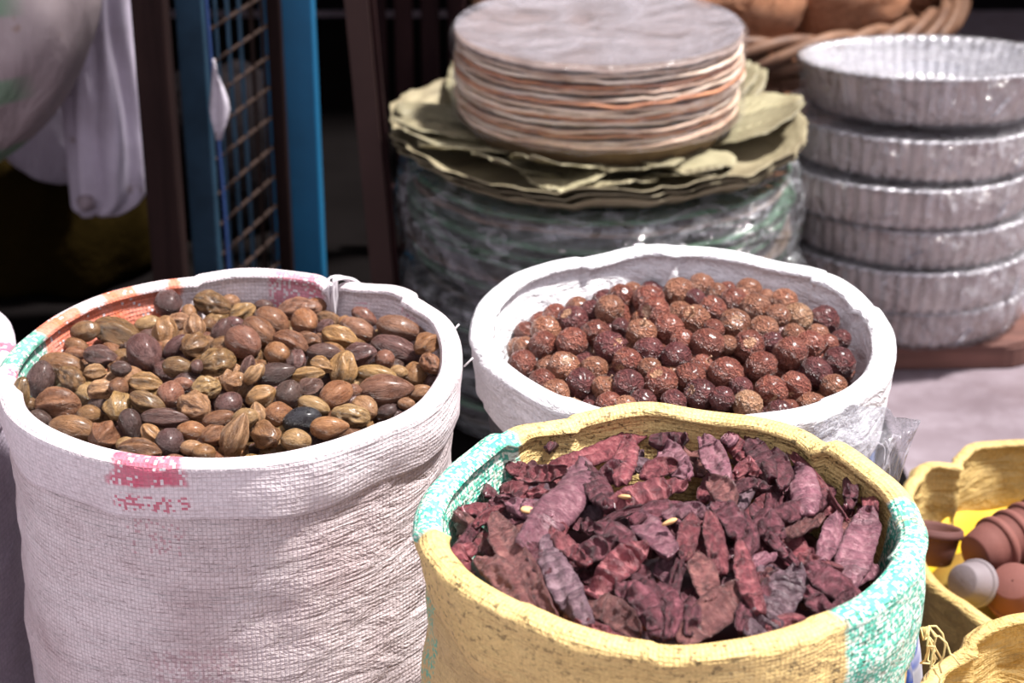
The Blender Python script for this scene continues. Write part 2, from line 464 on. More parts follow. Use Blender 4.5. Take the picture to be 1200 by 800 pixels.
# ---- positions of the loose things in tenths of a millimetre: x y z, quaternion, radii
NUT_TABLE = """
-2933 12305 4470 607 790 -20 85 102 72 72 O S
-2732 12397 4409 971 -165 168 -45 181 102 102 O R
-2981 12221 4398 589 789 37 -170 84 54 54 B S
-2969 12103 4395 426 904 0 0 71 47 47 B S
-2745 11876 4475 603 -793 77 41 116 76 76 P R
-3010 11886 4401 943 -322 87 -9 157 87 87 B S
-2866 11564 4448 566 -730 339 178 119 74 74 O W
-3081 11579 4447 -379 666 521 376 125 91 91 D S
-3147 11296 4480 174 746 127 630 112 61 61 O R
-3103 11344 4383 711 476 449 258 59 45 45 B S
-2909 11275 4417 999 52 0 0 145 106 106 B R
-3001 11153 4375 917 360 121 -125 77 55 55 D S
-2726 11604 4485 -489 861 80 -114 75 57 57 T R
-2635 11360 4479 675 736 -13 41 106 73 73 T RP
-2511 11301 4526 -408 720 319 -462 81 61 61 B S
-2482 11100 4492 636 -347 -428 540 116 88 88 Y R
-2662 11062 4451 974 -50 89 203 80 60 60 B S
-2743 10940 4410 993 -96 66 -23 152 87 87 B S
-2526 10819 4431 713 242 326 572 121 92 92 B R
-2372 10891 4471 793 -9 557 -246 108 70 70 D SP
-2437 12766 4481 592 330 336 654 122 93 93 D S
-2138 12858 4428 503 847 19 -173 137 87 87 O W
-2026 12967 4401 167 931 317 -74 74 56 56 T S
-2535 12502 4433 -445 891 68 55 97 61 61 T S
-2368 12205 4515 456 587 81 665 110 83 83 Y R
-2306 12433 4483 -265 964 0 0 90 60 60 T R
-2299 12814 4388 -369 588 668 -268 74 56 56 T S
-2161 12198 4549 676 -57 -484 552 94 71 71 T RP
-2077 12290 4521 700 -496 -101 505 71 54 54 O S
-1966 12096 4564 -300 812 352 355 94 59 59 P S
-2437 11803 4540 103 856 -433 -261 145 110 110 P S
-2241 11859 4558 912 145 -319 211 104 52 52 P S
-2097 11816 4584 837 -214 -44 501 114 87 87 O R
-1917 11572 4574 921 233 127 285 127 96 96 O W
-2169 11511 4572 992 -117 42 -13 107 68 68 O SP
-2035 11475 4595 539 -452 -581 409 52 39 39 P S
-2553 11592 4521 -55 998 0 0 68 51 51 D S
-2344 11322 4540 512 855 10 -87 111 72 72 Y R
-2289 11062 4535 666 714 69 -205 121 71 71 O R
-2163 11176 4538 712 -156 -111 675 109 83 83 R S
-2106 11304 4549 706 708 0 0 67 44 44 R S
-1940 11215 4561 990 -3 -34 133 95 72 72 T W
-1988 11015 4528 -18 932 -359 48 122 93 93 T W
-1798 11296 4571 671 -480 -97 557 95 72 72 T RP
-1778 11044 4537 891 -223 -171 356 94 71 71 P S
-2161 10913 4502 593 805 5 -26 146 65 65 P R
-2097 10690 4450 -53 724 678 -111 113 85 85 D S
-2221 10773 4454 270 865 -53 -419 86 54 54 Y R
-1983 10807 4467 814 -581 0 0 91 59 59 A S
-1822 10888 4508 974 183 -107 75 103 54 54 B S
-1833 10758 4468 -28 948 316 18 85 64 64 B R
-1702 10717 4477 -441 719 446 300 139 80 80 T RP
-2262 10584 4447 854 -519 43 5 133 69 69 B R
-2368 10703 4426 32 999 0 0 64 48 48 T S
-1955 10640 4435 -466 885 0 0 74 48 48 T S
-1872 10572 4441 669 730 134 35 70 53 53 A S
-2045 10537 4413 731 682 0 0 63 32 32 R S
-1895 12638 4465 182 959 51 210 98 67 67 Y R
-1787 12962 4376 989 150 0 0 69 44 44 P S
-1652 12362 4521 416 872 4 -259 126 90 90 B S
-1704 12078 4565 -120 932 -181 -290 129 88 88 B S
-1787 11870 4584 -379 854 -348 81 137 104 104 R S
-1904 12275 4541 991 -135 0 0 71 48 48 P S
-1513 12810 4409 848 -528 -43 -6 156 87 87 R W
-1402 12923 4393 874 -485 0 0 75 56 56 A S
-1434 12405 4496 -88 835 -529 121 119 90 90 A SP
-1281 12589 4434 951 -282 129 -18 91 55 55 B R
-1284 12306 4495 651 -655 -358 -135 72 54 54 P R
-1170 12136 4501 -480 860 -140 -103 124 83 83 A R
-1369 11994 4546 629 773 22 -84 88 58 58 B R
-1470 11868 4567 -276 926 -170 -195 127 87 87 B R
-1526 12019 4561 577 817 0 0 70 41 41 T S
-1543 11708 4578 690 604 -301 -263 98 74 74 A S
-1407 11630 4565 -354 633 682 -87 83 63 63 P R
-1249 11801 4541 750 662 0 0 110 63 63 P S
-1169 12533 4432 331 817 472 -16 64 49 49 A S
-1246 11578 4553 130 976 -50 -166 80 57 57 Y RP
-1317 11447 4547 791 610 -20 39 107 51 51 Y R
-1537 11438 4552 776 -617 -127 -32 129 73 73 D SP
-1652 11365 4592 831 404 -244 295 84 50 50 T R
-1712 11486 4583 510 641 -139 556 79 45 45 P R
-1585 11140 4544 959 222 -138 106 99 71 71 Y R
-1412 11183 4541 -316 720 521 -331 109 83 83 D S
-1288 11304 4525 -28 949 312 23 88 67 67 P R
-1106 11622 4507 618 489 -185 587 120 91 91 Y R
-1119 11229 4507 -99 927 355 64 117 89 89 A S
-1249 11096 4499 984 -38 161 -66 104 55 55 T S
-1309 10937 4477 741 -659 -125 -38 119 81 81 K S
-1462 11017 4473 374 800 469 -13 108 81 81 A S
-1587 10959 4508 627 76 -528 567 72 54 54 T RP
-1656 10873 4522 358 917 10 173 81 60 60 T S
-1513 10754 4464 -330 841 -355 241 113 86 86 B R
-1328 10735 4439 916 387 82 68 92 70 70 T S
-1143 10852 4467 881 470 -26 35 119 70 70 A SP
-1014 11037 4451 972 -230 43 -8 121 77 77 T W
-938 11173 4443 -185 875 -432 118 102 77 77 T S
-1041 12668 4419 -262 930 -167 -198 98 55 55 R S
-1061 12374 4445 1 976 -90 -197 132 78 78 R S
-912 12421 4398 920 -391 0 0 60 36 36 T R
-776 12338 4474 -428 894 -100 -84 174 84 84 R SP
-789 12112 4417 -62 983 -82 -153 172 89 89 P S
-575 12019 4504 920 -94 -119 362 101 76 76 A R
-1013 11878 4493 897 434 -56 67 110 75 75 P R
-849 11883 4453 587 487 585 276 84 64 64 R S
-535 11731 4493 878 290 82 -372 83 63 63 B W
-641 11781 4381 708 -428 -145 543 114 87 87 A S
-749 11700 4445 -165 986 0 0 63 46 46 T S
-890 11623 4469 908 -413 70 0 131 57 57 Y S
-834 11429 4440 363 931 2 44 180 101 101 R SP
-1014 11343 4481 243 848 464 -81 59 45 45 R S
-602 11520 4383 990 -54 -122 48 80 51 51 T S
-681 11331 4396 -120 993 0 0 56 39 39 T S
-798 11184 4414 951 256 -134 111 66 44 44 D S
-520 11725 4364 -152 954 143 216 69 52 52 P S
-3002 11157 4265 723 472 -315 -393 105 69 69 D S
-2984 11905 4268 303 944 -129 -34 110 73 73 B W
-2769 10769 4257 507 -208 -523 653 108 69 69 D S
-2874 10948 4268 892 119 24 -435 106 74 74 Y W
-2793 11094 4315 -117 685 713 -95 141 90 90 B W
-2758 11524 4365 -151 -51 980 -119 100 85 85 T S
-2899 11667 4331 178 -13 810 559 126 82 82 B S
-2862 11985 4328 -259 47 -167 950 99 73 73 R S
-2738 12192 4336 665 599 -272 -354 128 81 81 B S
-2846 12417 4271 483 689 522 135 118 80 80 R R
-2621 10762 4289 950 -248 66 176 115 83 83 P W
-2702 10980 4287 794 -534 273 -101 89 74 74 D S
-2612 11102 4357 902 -397 -2 171 110 77 77 B R
-2640 11321 4379 -109 109 -87 984 93 71 71 D S
-2643 11627 4394 104 975 173 91 112 81 81 T R
-2602 11830 4399 963 -151 -29 -223 101 87 87 B W
-2630 12012 4381 165 -108 265 944 98 82 82 B S
-2595 12172 4370 445 -152 -142 871 122 83 83 D W
-2471 10579 4268 -160 -29 701 -694 80 69 69 R S
-2318 10760 4339 793 -593 136 -15 90 72 72 D S
-2419 10904 4357 549 719 -395 -158 111 87 87 P W
-2367 11096 4399 690 -708 -41 143 104 78 78 D S
-2502 11622 4421 649 -634 306 -289 134 89 89 T S
-2410 11867 4401 -316 11 500 806 129 82 82 P S
-2420 12003 4420 725 449 106 512 135 91 91 B R
-2505 12410 4348 895 -428 -85 87 111 85 85 P W
-2268 10557 4290 708 -508 107 -478 101 80 80 D W
-2166 10794 4364 512 -111 -169 835 124 89 89 R S
-2234 10911 4383 94 -160 709 680 113 79 79 T R
-2271 11268 4434 -337 -302 513 729 134 90 90 O R
-2111 11465 4465 659 -612 -398 181 110 90 90 D S
-2294 11692 4452 530 -83 -1 844 94 74 74 P S
-2161 11864 4461 184 -627 753 -81 92 77 77 P S
-2292 12045 4434 887 312 -216 -264 122 88 88 T R
-2103 12199 4433 808 566 -139 -86 119 75 75 R S
-2304 12370 4386 819 -21 -155 552 109 69 69 B W
-1992 10388 4258 -475 -392 653 440 129 84 84 R S
-2022 10615 4327 -354 -365 767 392 113 73 73 P R
-1907 10756 4368 -440 303 659 -529 107 84 84 R R
-1932 11513 4446 -151 232 -456 846 135 85 85 Y S
-2040 11686 4475 734 554 -203 -336 93 72 72 B S
-1950 11835 4475 144 8 989 15 107 87 87 O S
-2048 12059 4454 -58 125 978 -156 124 86 86 O S
-1947 12620 4358 966 206 123 -91 130 88 88 O R
-2091 12735 4320 -61 226 919 -318 122 86 86 T W
-1753 10387 4260 361 595 630 345 91 72 72 D W
-1848 10619 4333 -161 -427 890 -20 136 85 85 B S
-1730 10760 4338 -458 -336 433 700 130 84 84 Y W
-1777 11116 4439 -273 -543 581 541 107 85 85 Y R
-1869 11281 4460 776 458 -69 -429 108 89 89 P S
-1773 11455 4473 522 -520 -510 444 113 89 89 T S
-1880 11649 4450 667 735 122 -16 130 91 91 T S
-1744 11886 4443 740 196 -316 -561 130 87 87 O R
-1890 12006 4465 299 929 180 -121 144 91 91 B S
-1586 10594 4317 613 17 95 784 120 88 88 Y S
-1474 10788 4328 110 909 388 107 99 80 80 B S
-1623 10967 4408 581 -764 -73 271 120 84 84 B R
-1597 11275 4451 -227 82 176 954 101 76 76 D W
-1656 11622 4475 -189 645 699 -245 129 87 87 O W
-1676 12072 4425 160 -269 -598 738 109 71 71 B S
-1544 12579 4358 149 -674 708 -147 97 68 68 T R
-1377 10614 4303 -75 325 940 66 129 85 85 P R
-1318 10804 4344 423 381 331 753 91 79 79 P W
-1471 10932 4359 -441 -55 -273 853 123 81 81 Y W
-1383 11307 4435 711 -180 -163 660 108 87 87 T S
-1280 11819 4435 544 698 -410 -220 118 79 79 O S
-1302 12236 4399 235 -292 -414 830 108 79 79 R W
-1203 10593 4271 -36 448 866 217 125 85 85 P R
-1056 10753 4286 315 -341 761 -453 107 83 83 P W
-1260 10907 4358 515 -232 538 -626 93 74 74 D S
-1135 11124 4374 168 -63 274 945 97 73 73 B S
-1247 11678 4433 236 -64 851 -464 104 78 78 D S
-1226 12022 4413 823 -374 -12 -427 137 90 90 Y S
-1093 12262 4359 743 -589 -55 312 118 74 74 B S
-875 10792 4253 -426 -44 -298 853 96 71 71 D S
-1018 10981 4327 -75 292 833 -465 103 80 80 B S
-931 11079 4323 640 -155 56 -751 107 71 71 O R
-1041 11290 4376 -85 -367 884 277 117 88 88 P W
-900 11445 4295 609 423 191 643 108 77 77 R R
-1002 11665 4386 277 936 191 100 125 84 84 T W
-876 11879 4350 987 152 11 54 120 82 82 B S
-762 10989 4263 -398 -304 739 451 111 76 76 Y S
-729 11118 4275 909 -353 86 204 97 82 82 T R
-770 11312 4310 -106 -136 724 668 98 76 76 D R
-720 11471 4308 301 -568 762 -77 128 80 80 O R
-693 11813 4242 574 764 -86 -281 110 85 85 P S
-805 12037 4319 -358 439 687 -456 121 78 78 D S
-613 11292 4260 624 475 -430 -448 117 76 76 B W
-541 11680 4255 189 267 795 511 85 70 70 T S
-2986 11121 4065 734 -234 -127 625 100 80 80 P R
-2882 10951 4066 674 716 103 -149 143 91 91 R S
-2612 10709 4077 752 -633 9 -184 111 76 76 T S
-2705 10908 4103 928 -230 -178 231 129 91 91 O R
-2597 11086 4158 628 -765 -8 143 86 72 72 D S
-2500 10581 4064 -158 837 -522 -48 104 70 70 O S
-2389 10759 4129 84 -14 77 993 112 76 76 Y R
-2476 10962 4159 47 127 897 -420 115 73 73 Y S
-2118 10389 4051 884 -78 4 460 79 68 68 Y W
-2208 10545 4093 -191 -629 666 352 138 89 89 B S
-2187 10758 4153 112 -613 778 -82 120 75 75 Y R
-2244 10895 4178 -406 -23 -322 855 107 70 70 Y W
-1996 10406 4064 -21 724 -669 -168 90 73 73 Y R
-2002 10607 4126 -49 93 762 -639 119 89 89 Y R
-1910 10740 4164 -111 908 405 -19 98 81 81 Y S
-1744 10406 4066 416 844 295 169 106 81 81 T S
-1873 10551 4113 -169 -16 544 821 99 82 82 D S
-1771 10802 4179 58 585 801 111 102 74 74 R R
-1701 11139 4240 408 -571 672 -236 107 71 71 B S
-1686 11471 4272 130 364 705 595 97 77 77 P W
-1653 10564 4112 -268 -367 521 723 104 81 81 Y S
-1474 10779 4156 -186 731 -656 5 106 81 81 B W
-1438 10620 4112 566 293 74 767 120 81 81 T S
-1342 10746 4133 982 -3 -181 58 109 78 78 Y W
-1265 11174 4203 -304 -18 -533 790 110 75 75 R R
-1217 10543 4059 549 -591 278 -522 128 89 89 O S
-1154 10740 4102 -455 882 -99 -67 115 83 83 R W
-1178 10989 4160 -239 233 -436 836 118 82 82 B R
-1049 10951 4128 484 736 378 284 114 80 80 R R
-861 11137 4114 253 643 723 16 106 85 85 B S
-981 11300 4163 950 54 90 295 118 76 76 Y S
-946 11476 4168 153 155 641 736 93 68 68 Y S
-691 11073 4056 378 844 379 33 111 71 71 B S
-665 11840 4092 118 -28 529 840 116 75 75 Y R
"""
SOAPNUT_TABLE = """
312 13139 4218 -297 -21 487 821 90 90 84 R 0 0
489 13226 4248 -59 287 951 -103 77 77 73 O 0 0
437 12935 4267 -41 -281 -153 946 108 108 102 D 1 0
578 13097 4264 -63 702 -700 -111 89 89 84 D 0 0
702 12986 4332 521 -420 715 -202 108 108 100 O 0 0
805 13286 4291 173 670 453 562 104 104 98 R 0 0
245 12855 4222 44 743 -449 -494 107 107 102 O 0 0
590 12633 4302 577 -461 95 668 99 99 94 R 0 0
223 12602 4224 -418 -416 693 414 99 99 97 R 0 0
420 12550 4267 -88 -561 821 62 108 108 108 R 0 0
85 12678 4169 747 -135 507 408 81 81 80 O 0 0
682 12396 4305 639 450 0 623 110 110 104 D 1 0
71 12370 4186 -198 963 -114 142 98 98 96 R 0 0
54 12489 4057 -40 -3 839 542 96 96 95 R 0 0
359 12231 4225 -342 5 -250 906 109 109 108 O 1 0
225 12307 4190 119 134 759 626 61 61 57 O 0 0
563 12183 4229 -459 627 410 477 96 96 91 O 0 0
205 12120 4161 -499 763 392 -121 93 93 93 R 0 0
470 12025 4201 3 799 -77 596 107 107 100 D 0 0
301 11952 4166 661 -552 106 -497 95 95 90 O 0 0
101 12247 4022 44 862 199 464 79 79 74 D 0 0
413 11811 4120 719 72 56 -690 71 71 70 T 1 1
507 11748 4157 -400 -277 476 733 59 59 54 D 0 0
623 11944 4208 759 224 138 596 83 83 78 O 1 1
648 11718 4191 753 42 651 84 88 88 87 R 0 0
782 11909 4250 589 -631 500 -62 104 104 103 D 0 0
998 13177 4324 -149 700 446 537 112 112 112 R 0 0
896 13446 4270 426 641 555 315 79 79 78 O 0 0
1229 13338 4303 224 500 -370 750 120 120 118 O 1 0
1433 13683 4218 910 -126 384 91 100 100 98 O 0 0
1522 13422 4274 -368 612 -560 -420 78 78 77 O 0 0
1621 13620 4217 -150 -392 496 760 66 66 64 R 0 0
1022 12898 4351 -433 -537 -127 713 110 110 103 R 1 0
1439 12961 4343 466 3 884 19 101 101 98 R 0 0
1628 13222 4291 -274 200 936 95 103 103 98 R 0 0
1343 13204 4326 -200 -640 666 328 71 71 68 D 0 0
1295 12729 4359 893 268 -73 -354 112 112 111 O 1 1
1098 12593 4353 588 -281 107 751 108 108 104 R 0 0
909 12537 4346 -435 30 -125 891 105 105 100 O 1 1
1578 12699 4339 -74 24 -362 929 109 109 104 O 1 0
1417 12598 4351 924 -303 164 -168 74 74 70 R 0 0
1350 12326 4363 -43 -486 873 9 110 110 103 R 0 0
1185 12400 4343 85 462 784 407 85 85 81 R 0 0
767 12685 4332 58 -511 753 411 62 62 61 D 0 0
1647 12428 4297 910 404 -43 80 110 110 107 R 1 0
1493 12390 4328 711 -95 695 49 67 67 65 O 0 0
942 12287 4323 591 -177 -239 -749 103 103 95 D 0 0
1124 12207 4321 75 939 -161 -296 99 99 98 D 0 0
789 12173 4292 -59 359 674 -643 99 99 96 R 1 0
935 12080 4291 60 -694 715 -60 78 78 72 O 0 0
1000 11915 4261 58 -170 -143 973 110 110 102 R 1 0
1201 11981 4267 -256 -520 814 -40 107 107 102 R 0 0
1293 12122 4290 941 220 194 166 78 78 77 R 1 1
1447 12020 4280 584 -644 -460 -180 110 110 110 R 0 0
1256 11799 4228 634 -138 -467 601 106 106 103 D 1 0
1394 11702 4250 449 421 785 68 82 82 78 D 0 0
871 11738 4201 190 -178 736 625 88 88 86 D 0 0
1074 11723 4214 74 992 -13 104 82 82 80 D 0 0
749 11612 4225 529 -526 -66 662 82 82 76 O 0 0
688 11837 4165 774 -336 104 -526 59 59 57 R 0 0
1568 11713 4194 -326 -486 529 615 97 97 95 T 0 0
1538 11877 4241 738 -553 355 153 77 77 71 D 0 0
1798 13746 4157 650 -520 -456 -316 100 100 93 O 0 0
1689 13375 4259 -174 208 138 953 78 78 77 O 0 0
1768 13084 4296 -86 939 38 331 112 112 109 O 0 0
2032 13498 4172 -162 839 -519 33 102 102 96 O 0 0
1915 13591 4173 -482 831 -272 45 60 60 56 O 0 0
2074 13068 4229 33 -259 865 429 109 109 108 T 0 0
1917 12975 4283 366 -548 488 573 89 89 82 O 0 0
2283 13154 4170 -443 370 232 783 113 113 111 D 0 0
1775 12666 4307 479 -295 788 -248 109 109 103 O 0 0
1999 12696 4254 -236 777 -170 558 87 87 84 O 0 0
2187 12801 4213 332 -638 674 170 82 82 79 O 0 0
2088 12543 4251 764 -492 42 415 105 105 98 R 0 0
2241 12667 4201 -115 361 650 658 75 75 73 R 0 0
1823 12500 4284 677 -372 190 606 80 80 79 D 0 0
2363 12850 4157 599 -76 -290 -743 76 76 70 D 0 0
1930 12355 4278 172 154 504 832 116 116 110 R 0 0
1704 12142 4274 366 -396 825 -171 111 111 102 R 0 0
2093 12213 4195 -9 883 -134 -449 109 109 101 D 0 0
2285 12426 4173 -49 470 854 -219 111 111 107 D 0 0
1740 11878 4215 602 604 -414 318 106 106 104 R 1 0
1916 11985 4195 734 563 -379 32 107 107 102 R 1 0
2005 11840 4118 540 350 449 -620 95 95 93 O 1 0
2197 12067 4155 -211 855 -471 -47 90 90 88 O 0 0
1772 11650 4162 -81 107 990 -48 94 94 87 D 0 0
1856 11766 4142 -11 583 191 790 65 65 60 R 0 0
56 12519 3911 -167 885 390 -194 95 95 95 R 0 0
52 12895 4061 -24 308 948 -80 87 87 87 O 0 0
95 13238 4042 -339 912 208 -99 76 76 76 R 0 0
246 12179 4054 4 -627 773 -98 78 78 78 D 0 0
106 12362 3945 610 -306 424 -595 97 97 97 D 0 0
267 12518 4096 677 -124 -100 719 94 94 94 O 0 0
221 13279 4074 520 173 -298 -782 101 101 101 R 0 0
441 11771 3986 762 -332 -189 522 99 99 99 O 0 0
354 12006 4022 109 660 -642 -375 92 92 92 R 0 0
487 13600 4074 -130 903 407 -51 83 83 83 R 0 0
686 11770 4062 -73 -531 825 177 98 98 98 D 0 0
567 11957 4088 712 -520 -187 433 91 91 91 D 0 0
710 12179 4153 956 158 46 -244 88 88 88 D 0 0
523 12350 4173 4 193 850 491 102 102 102 D 0 0
633 12578 4181 -67 970 227 52 84 84 84 O 0 0
595 12757 4207 546 587 -327 -500 100 100 100 R 0 0
693 12912 4188 381 711 -372 -459 88 88 88 D 0 0
701 13615 4109 740 -297 78 -598 102 102 102 D 0 0
936 11465 4024 647 153 -247 -705 79 79 79 D 0 0
815 11649 4074 105 138 985 6 87 87 87 O 0 0
875 11859 4108 526 206 -36 -824 92 92 92 O 0 0
735 12358 4150 166 753 636 33 100 100 100 O 0 0
862 12505 4207 737 -350 105 -569 84 84 84 O 0 0
738 12698 4169 -149 -34 -400 904 101 101 101 D 0 0
774 13131 4210 -94 -182 862 -464 101 101 101 R 0 0
911 13250 4178 123 720 657 185 95 95 95 R 0 0
972 11600 4073 -213 -191 811 511 90 90 90 D 0 0
1090 11801 4107 -353 817 -425 165 92 92 92 D 0 0
996 11944 4078 775 236 42 584 100 100 100 O 0 0
1100 12129 4209 626 -691 123 -340 79 79 79 O 0 0
1025 12382 4240 -314 845 430 46 89 89 89 R 0 0
955 13083 4203 515 -814 256 -81 89 89 89 O 0 0
1080 13291 4212 396 877 242 126 103 103 103 D 0 0
1076 13984 4028 -179 -23 934 309 97 97 97 D 0 0
1163 11606 4082 13 -658 746 100 101 101 101 O 0 0
1304 11804 4078 557 -436 -527 471 93 93 93 R 0 0
1190 12000 4096 504 832 219 -72 96 96 96 D 0 0
1274 12169 4157 628 -77 217 -743 83 83 83 R 0 0
1224 13069 4243 -188 521 785 -278 103 103 103 O 0 0
1376 11624 4083 -335 930 76 133 85 85 85 O 0 0
1480 11858 4142 -255 -383 785 414 80 80 80 D 0 0
1442 11976 4053 948 -278 92 122 103 103 103 R 0 0
1535 12137 4195 519 101 417 739 84 84 84 R 0 0
1395 12389 4210 -264 -423 547 672 86 86 86 R 0 0
1557 12507 4176 -151 864 473 85 97 97 97 R 0 0
1642 11600 4051 864 -393 -265 169 98 98 98 O 0 0
1730 11789 4065 844 -157 -195 474 91 91 91 D 0 0
1676 12133 4118 113 -393 789 -459 80 80 80 O 0 0
1620 12403 4100 -168 -140 282 934 80 80 80 R 0 0
1843 11648 4034 721 -367 412 -420 86 86 86 R 0 0
1903 11844 3987 249 609 753 26 97 97 97 D 0 0
1982 12182 4069 673 -425 -284 535 97 97 97 R 0 0
1882 12393 4117 43 881 470 -33 95 95 95 R 0 0
1927 12929 4146 511 224 -212 -803 94 94 94 D 0 0
2065 11963 4038 830 -366 164 -388 104 104 104 O 0 0
2153 12129 4016 380 898 -221 -2 90 90 90 O 0 0
2141 12508 4093 -259 728 624 -118 103 103 103 R 0 0
2210 12001 3945 -64 -575 813 70 102 102 102 D 0 0
2307 12124 4028 349 -26 -479 805 80 80 80 D 0 0
2337 12518 4064 -482 -384 332 714 77 77 77 R 0 0
87 12213 3860 167 -201 963 -65 98 98 98 D 0 0
12 12583 3779 557 -174 284 -761 88 88 88 R 0 0
222 12145 3892 216 -603 736 -218 99 99 99 O 0 0
501 11848 3869 366 321 430 760 96 96 96 R 0 0
357 11989 3869 631 359 472 500 86 86 86 O 0 0
693 11791 3889 818 554 62 -142 99 99 99 R 0 0
569 11958 3758 545 -112 94 -825 102 102 102 O 0 0
824 11585 3874 -297 247 -527 757 84 84 84 O 0 0
925 11852 3961 363 128 200 901 95 95 95 O 0 0
1031 11576 3888 -458 -407 297 733 76 76 76 D 0 0
1119 11792 3956 923 350 92 -127 84 84 84 O 0 0
1272 11464 3853 -500 725 -464 91 86 86 86 O 0 0
1199 11647 3915 1 -603 796 57 102 102 102 O 0 0
1357 11858 3940 991 -110 -40 -63 96 96 96 D 0 0
1312 12587 4077 475 -58 -72 875 104 104 104 R 0 0
1385 11643 3909 395 672 603 167 85 85 85 O 0 0
1518 11809 3946 22 -6 885 -465 84 84 84 R 0 0
1429 12357 4054 355 -208 715 -566 92 92 92 O 0 0
1656 11671 3892 57 764 590 254 81 81 81 D 0 0
1718 11847 3931 529 264 -359 -722 96 96 96 O 0 0
1650 11953 3846 217 153 455 850 97 97 97 R 0 0
1846 11638 3851 923 324 181 102 84 84 84 O 0 0
1922 11828 3829 -42 92 705 -702 88 88 88 O 0 0
1845 11941 3872 -42 888 -412 197 100 100 100 D 0 0
2063 11989 3894 -12 980 -185 76 83 83 83 R 0 0
2152 12567 3943 773 90 -69 -624 85 85 85 O 0 0
2335 12589 3888 813 282 -239 -450 87 87 87 D 0 0
2412 12399 3849 596 291 192 724 82 82 82 D 0 0
"""
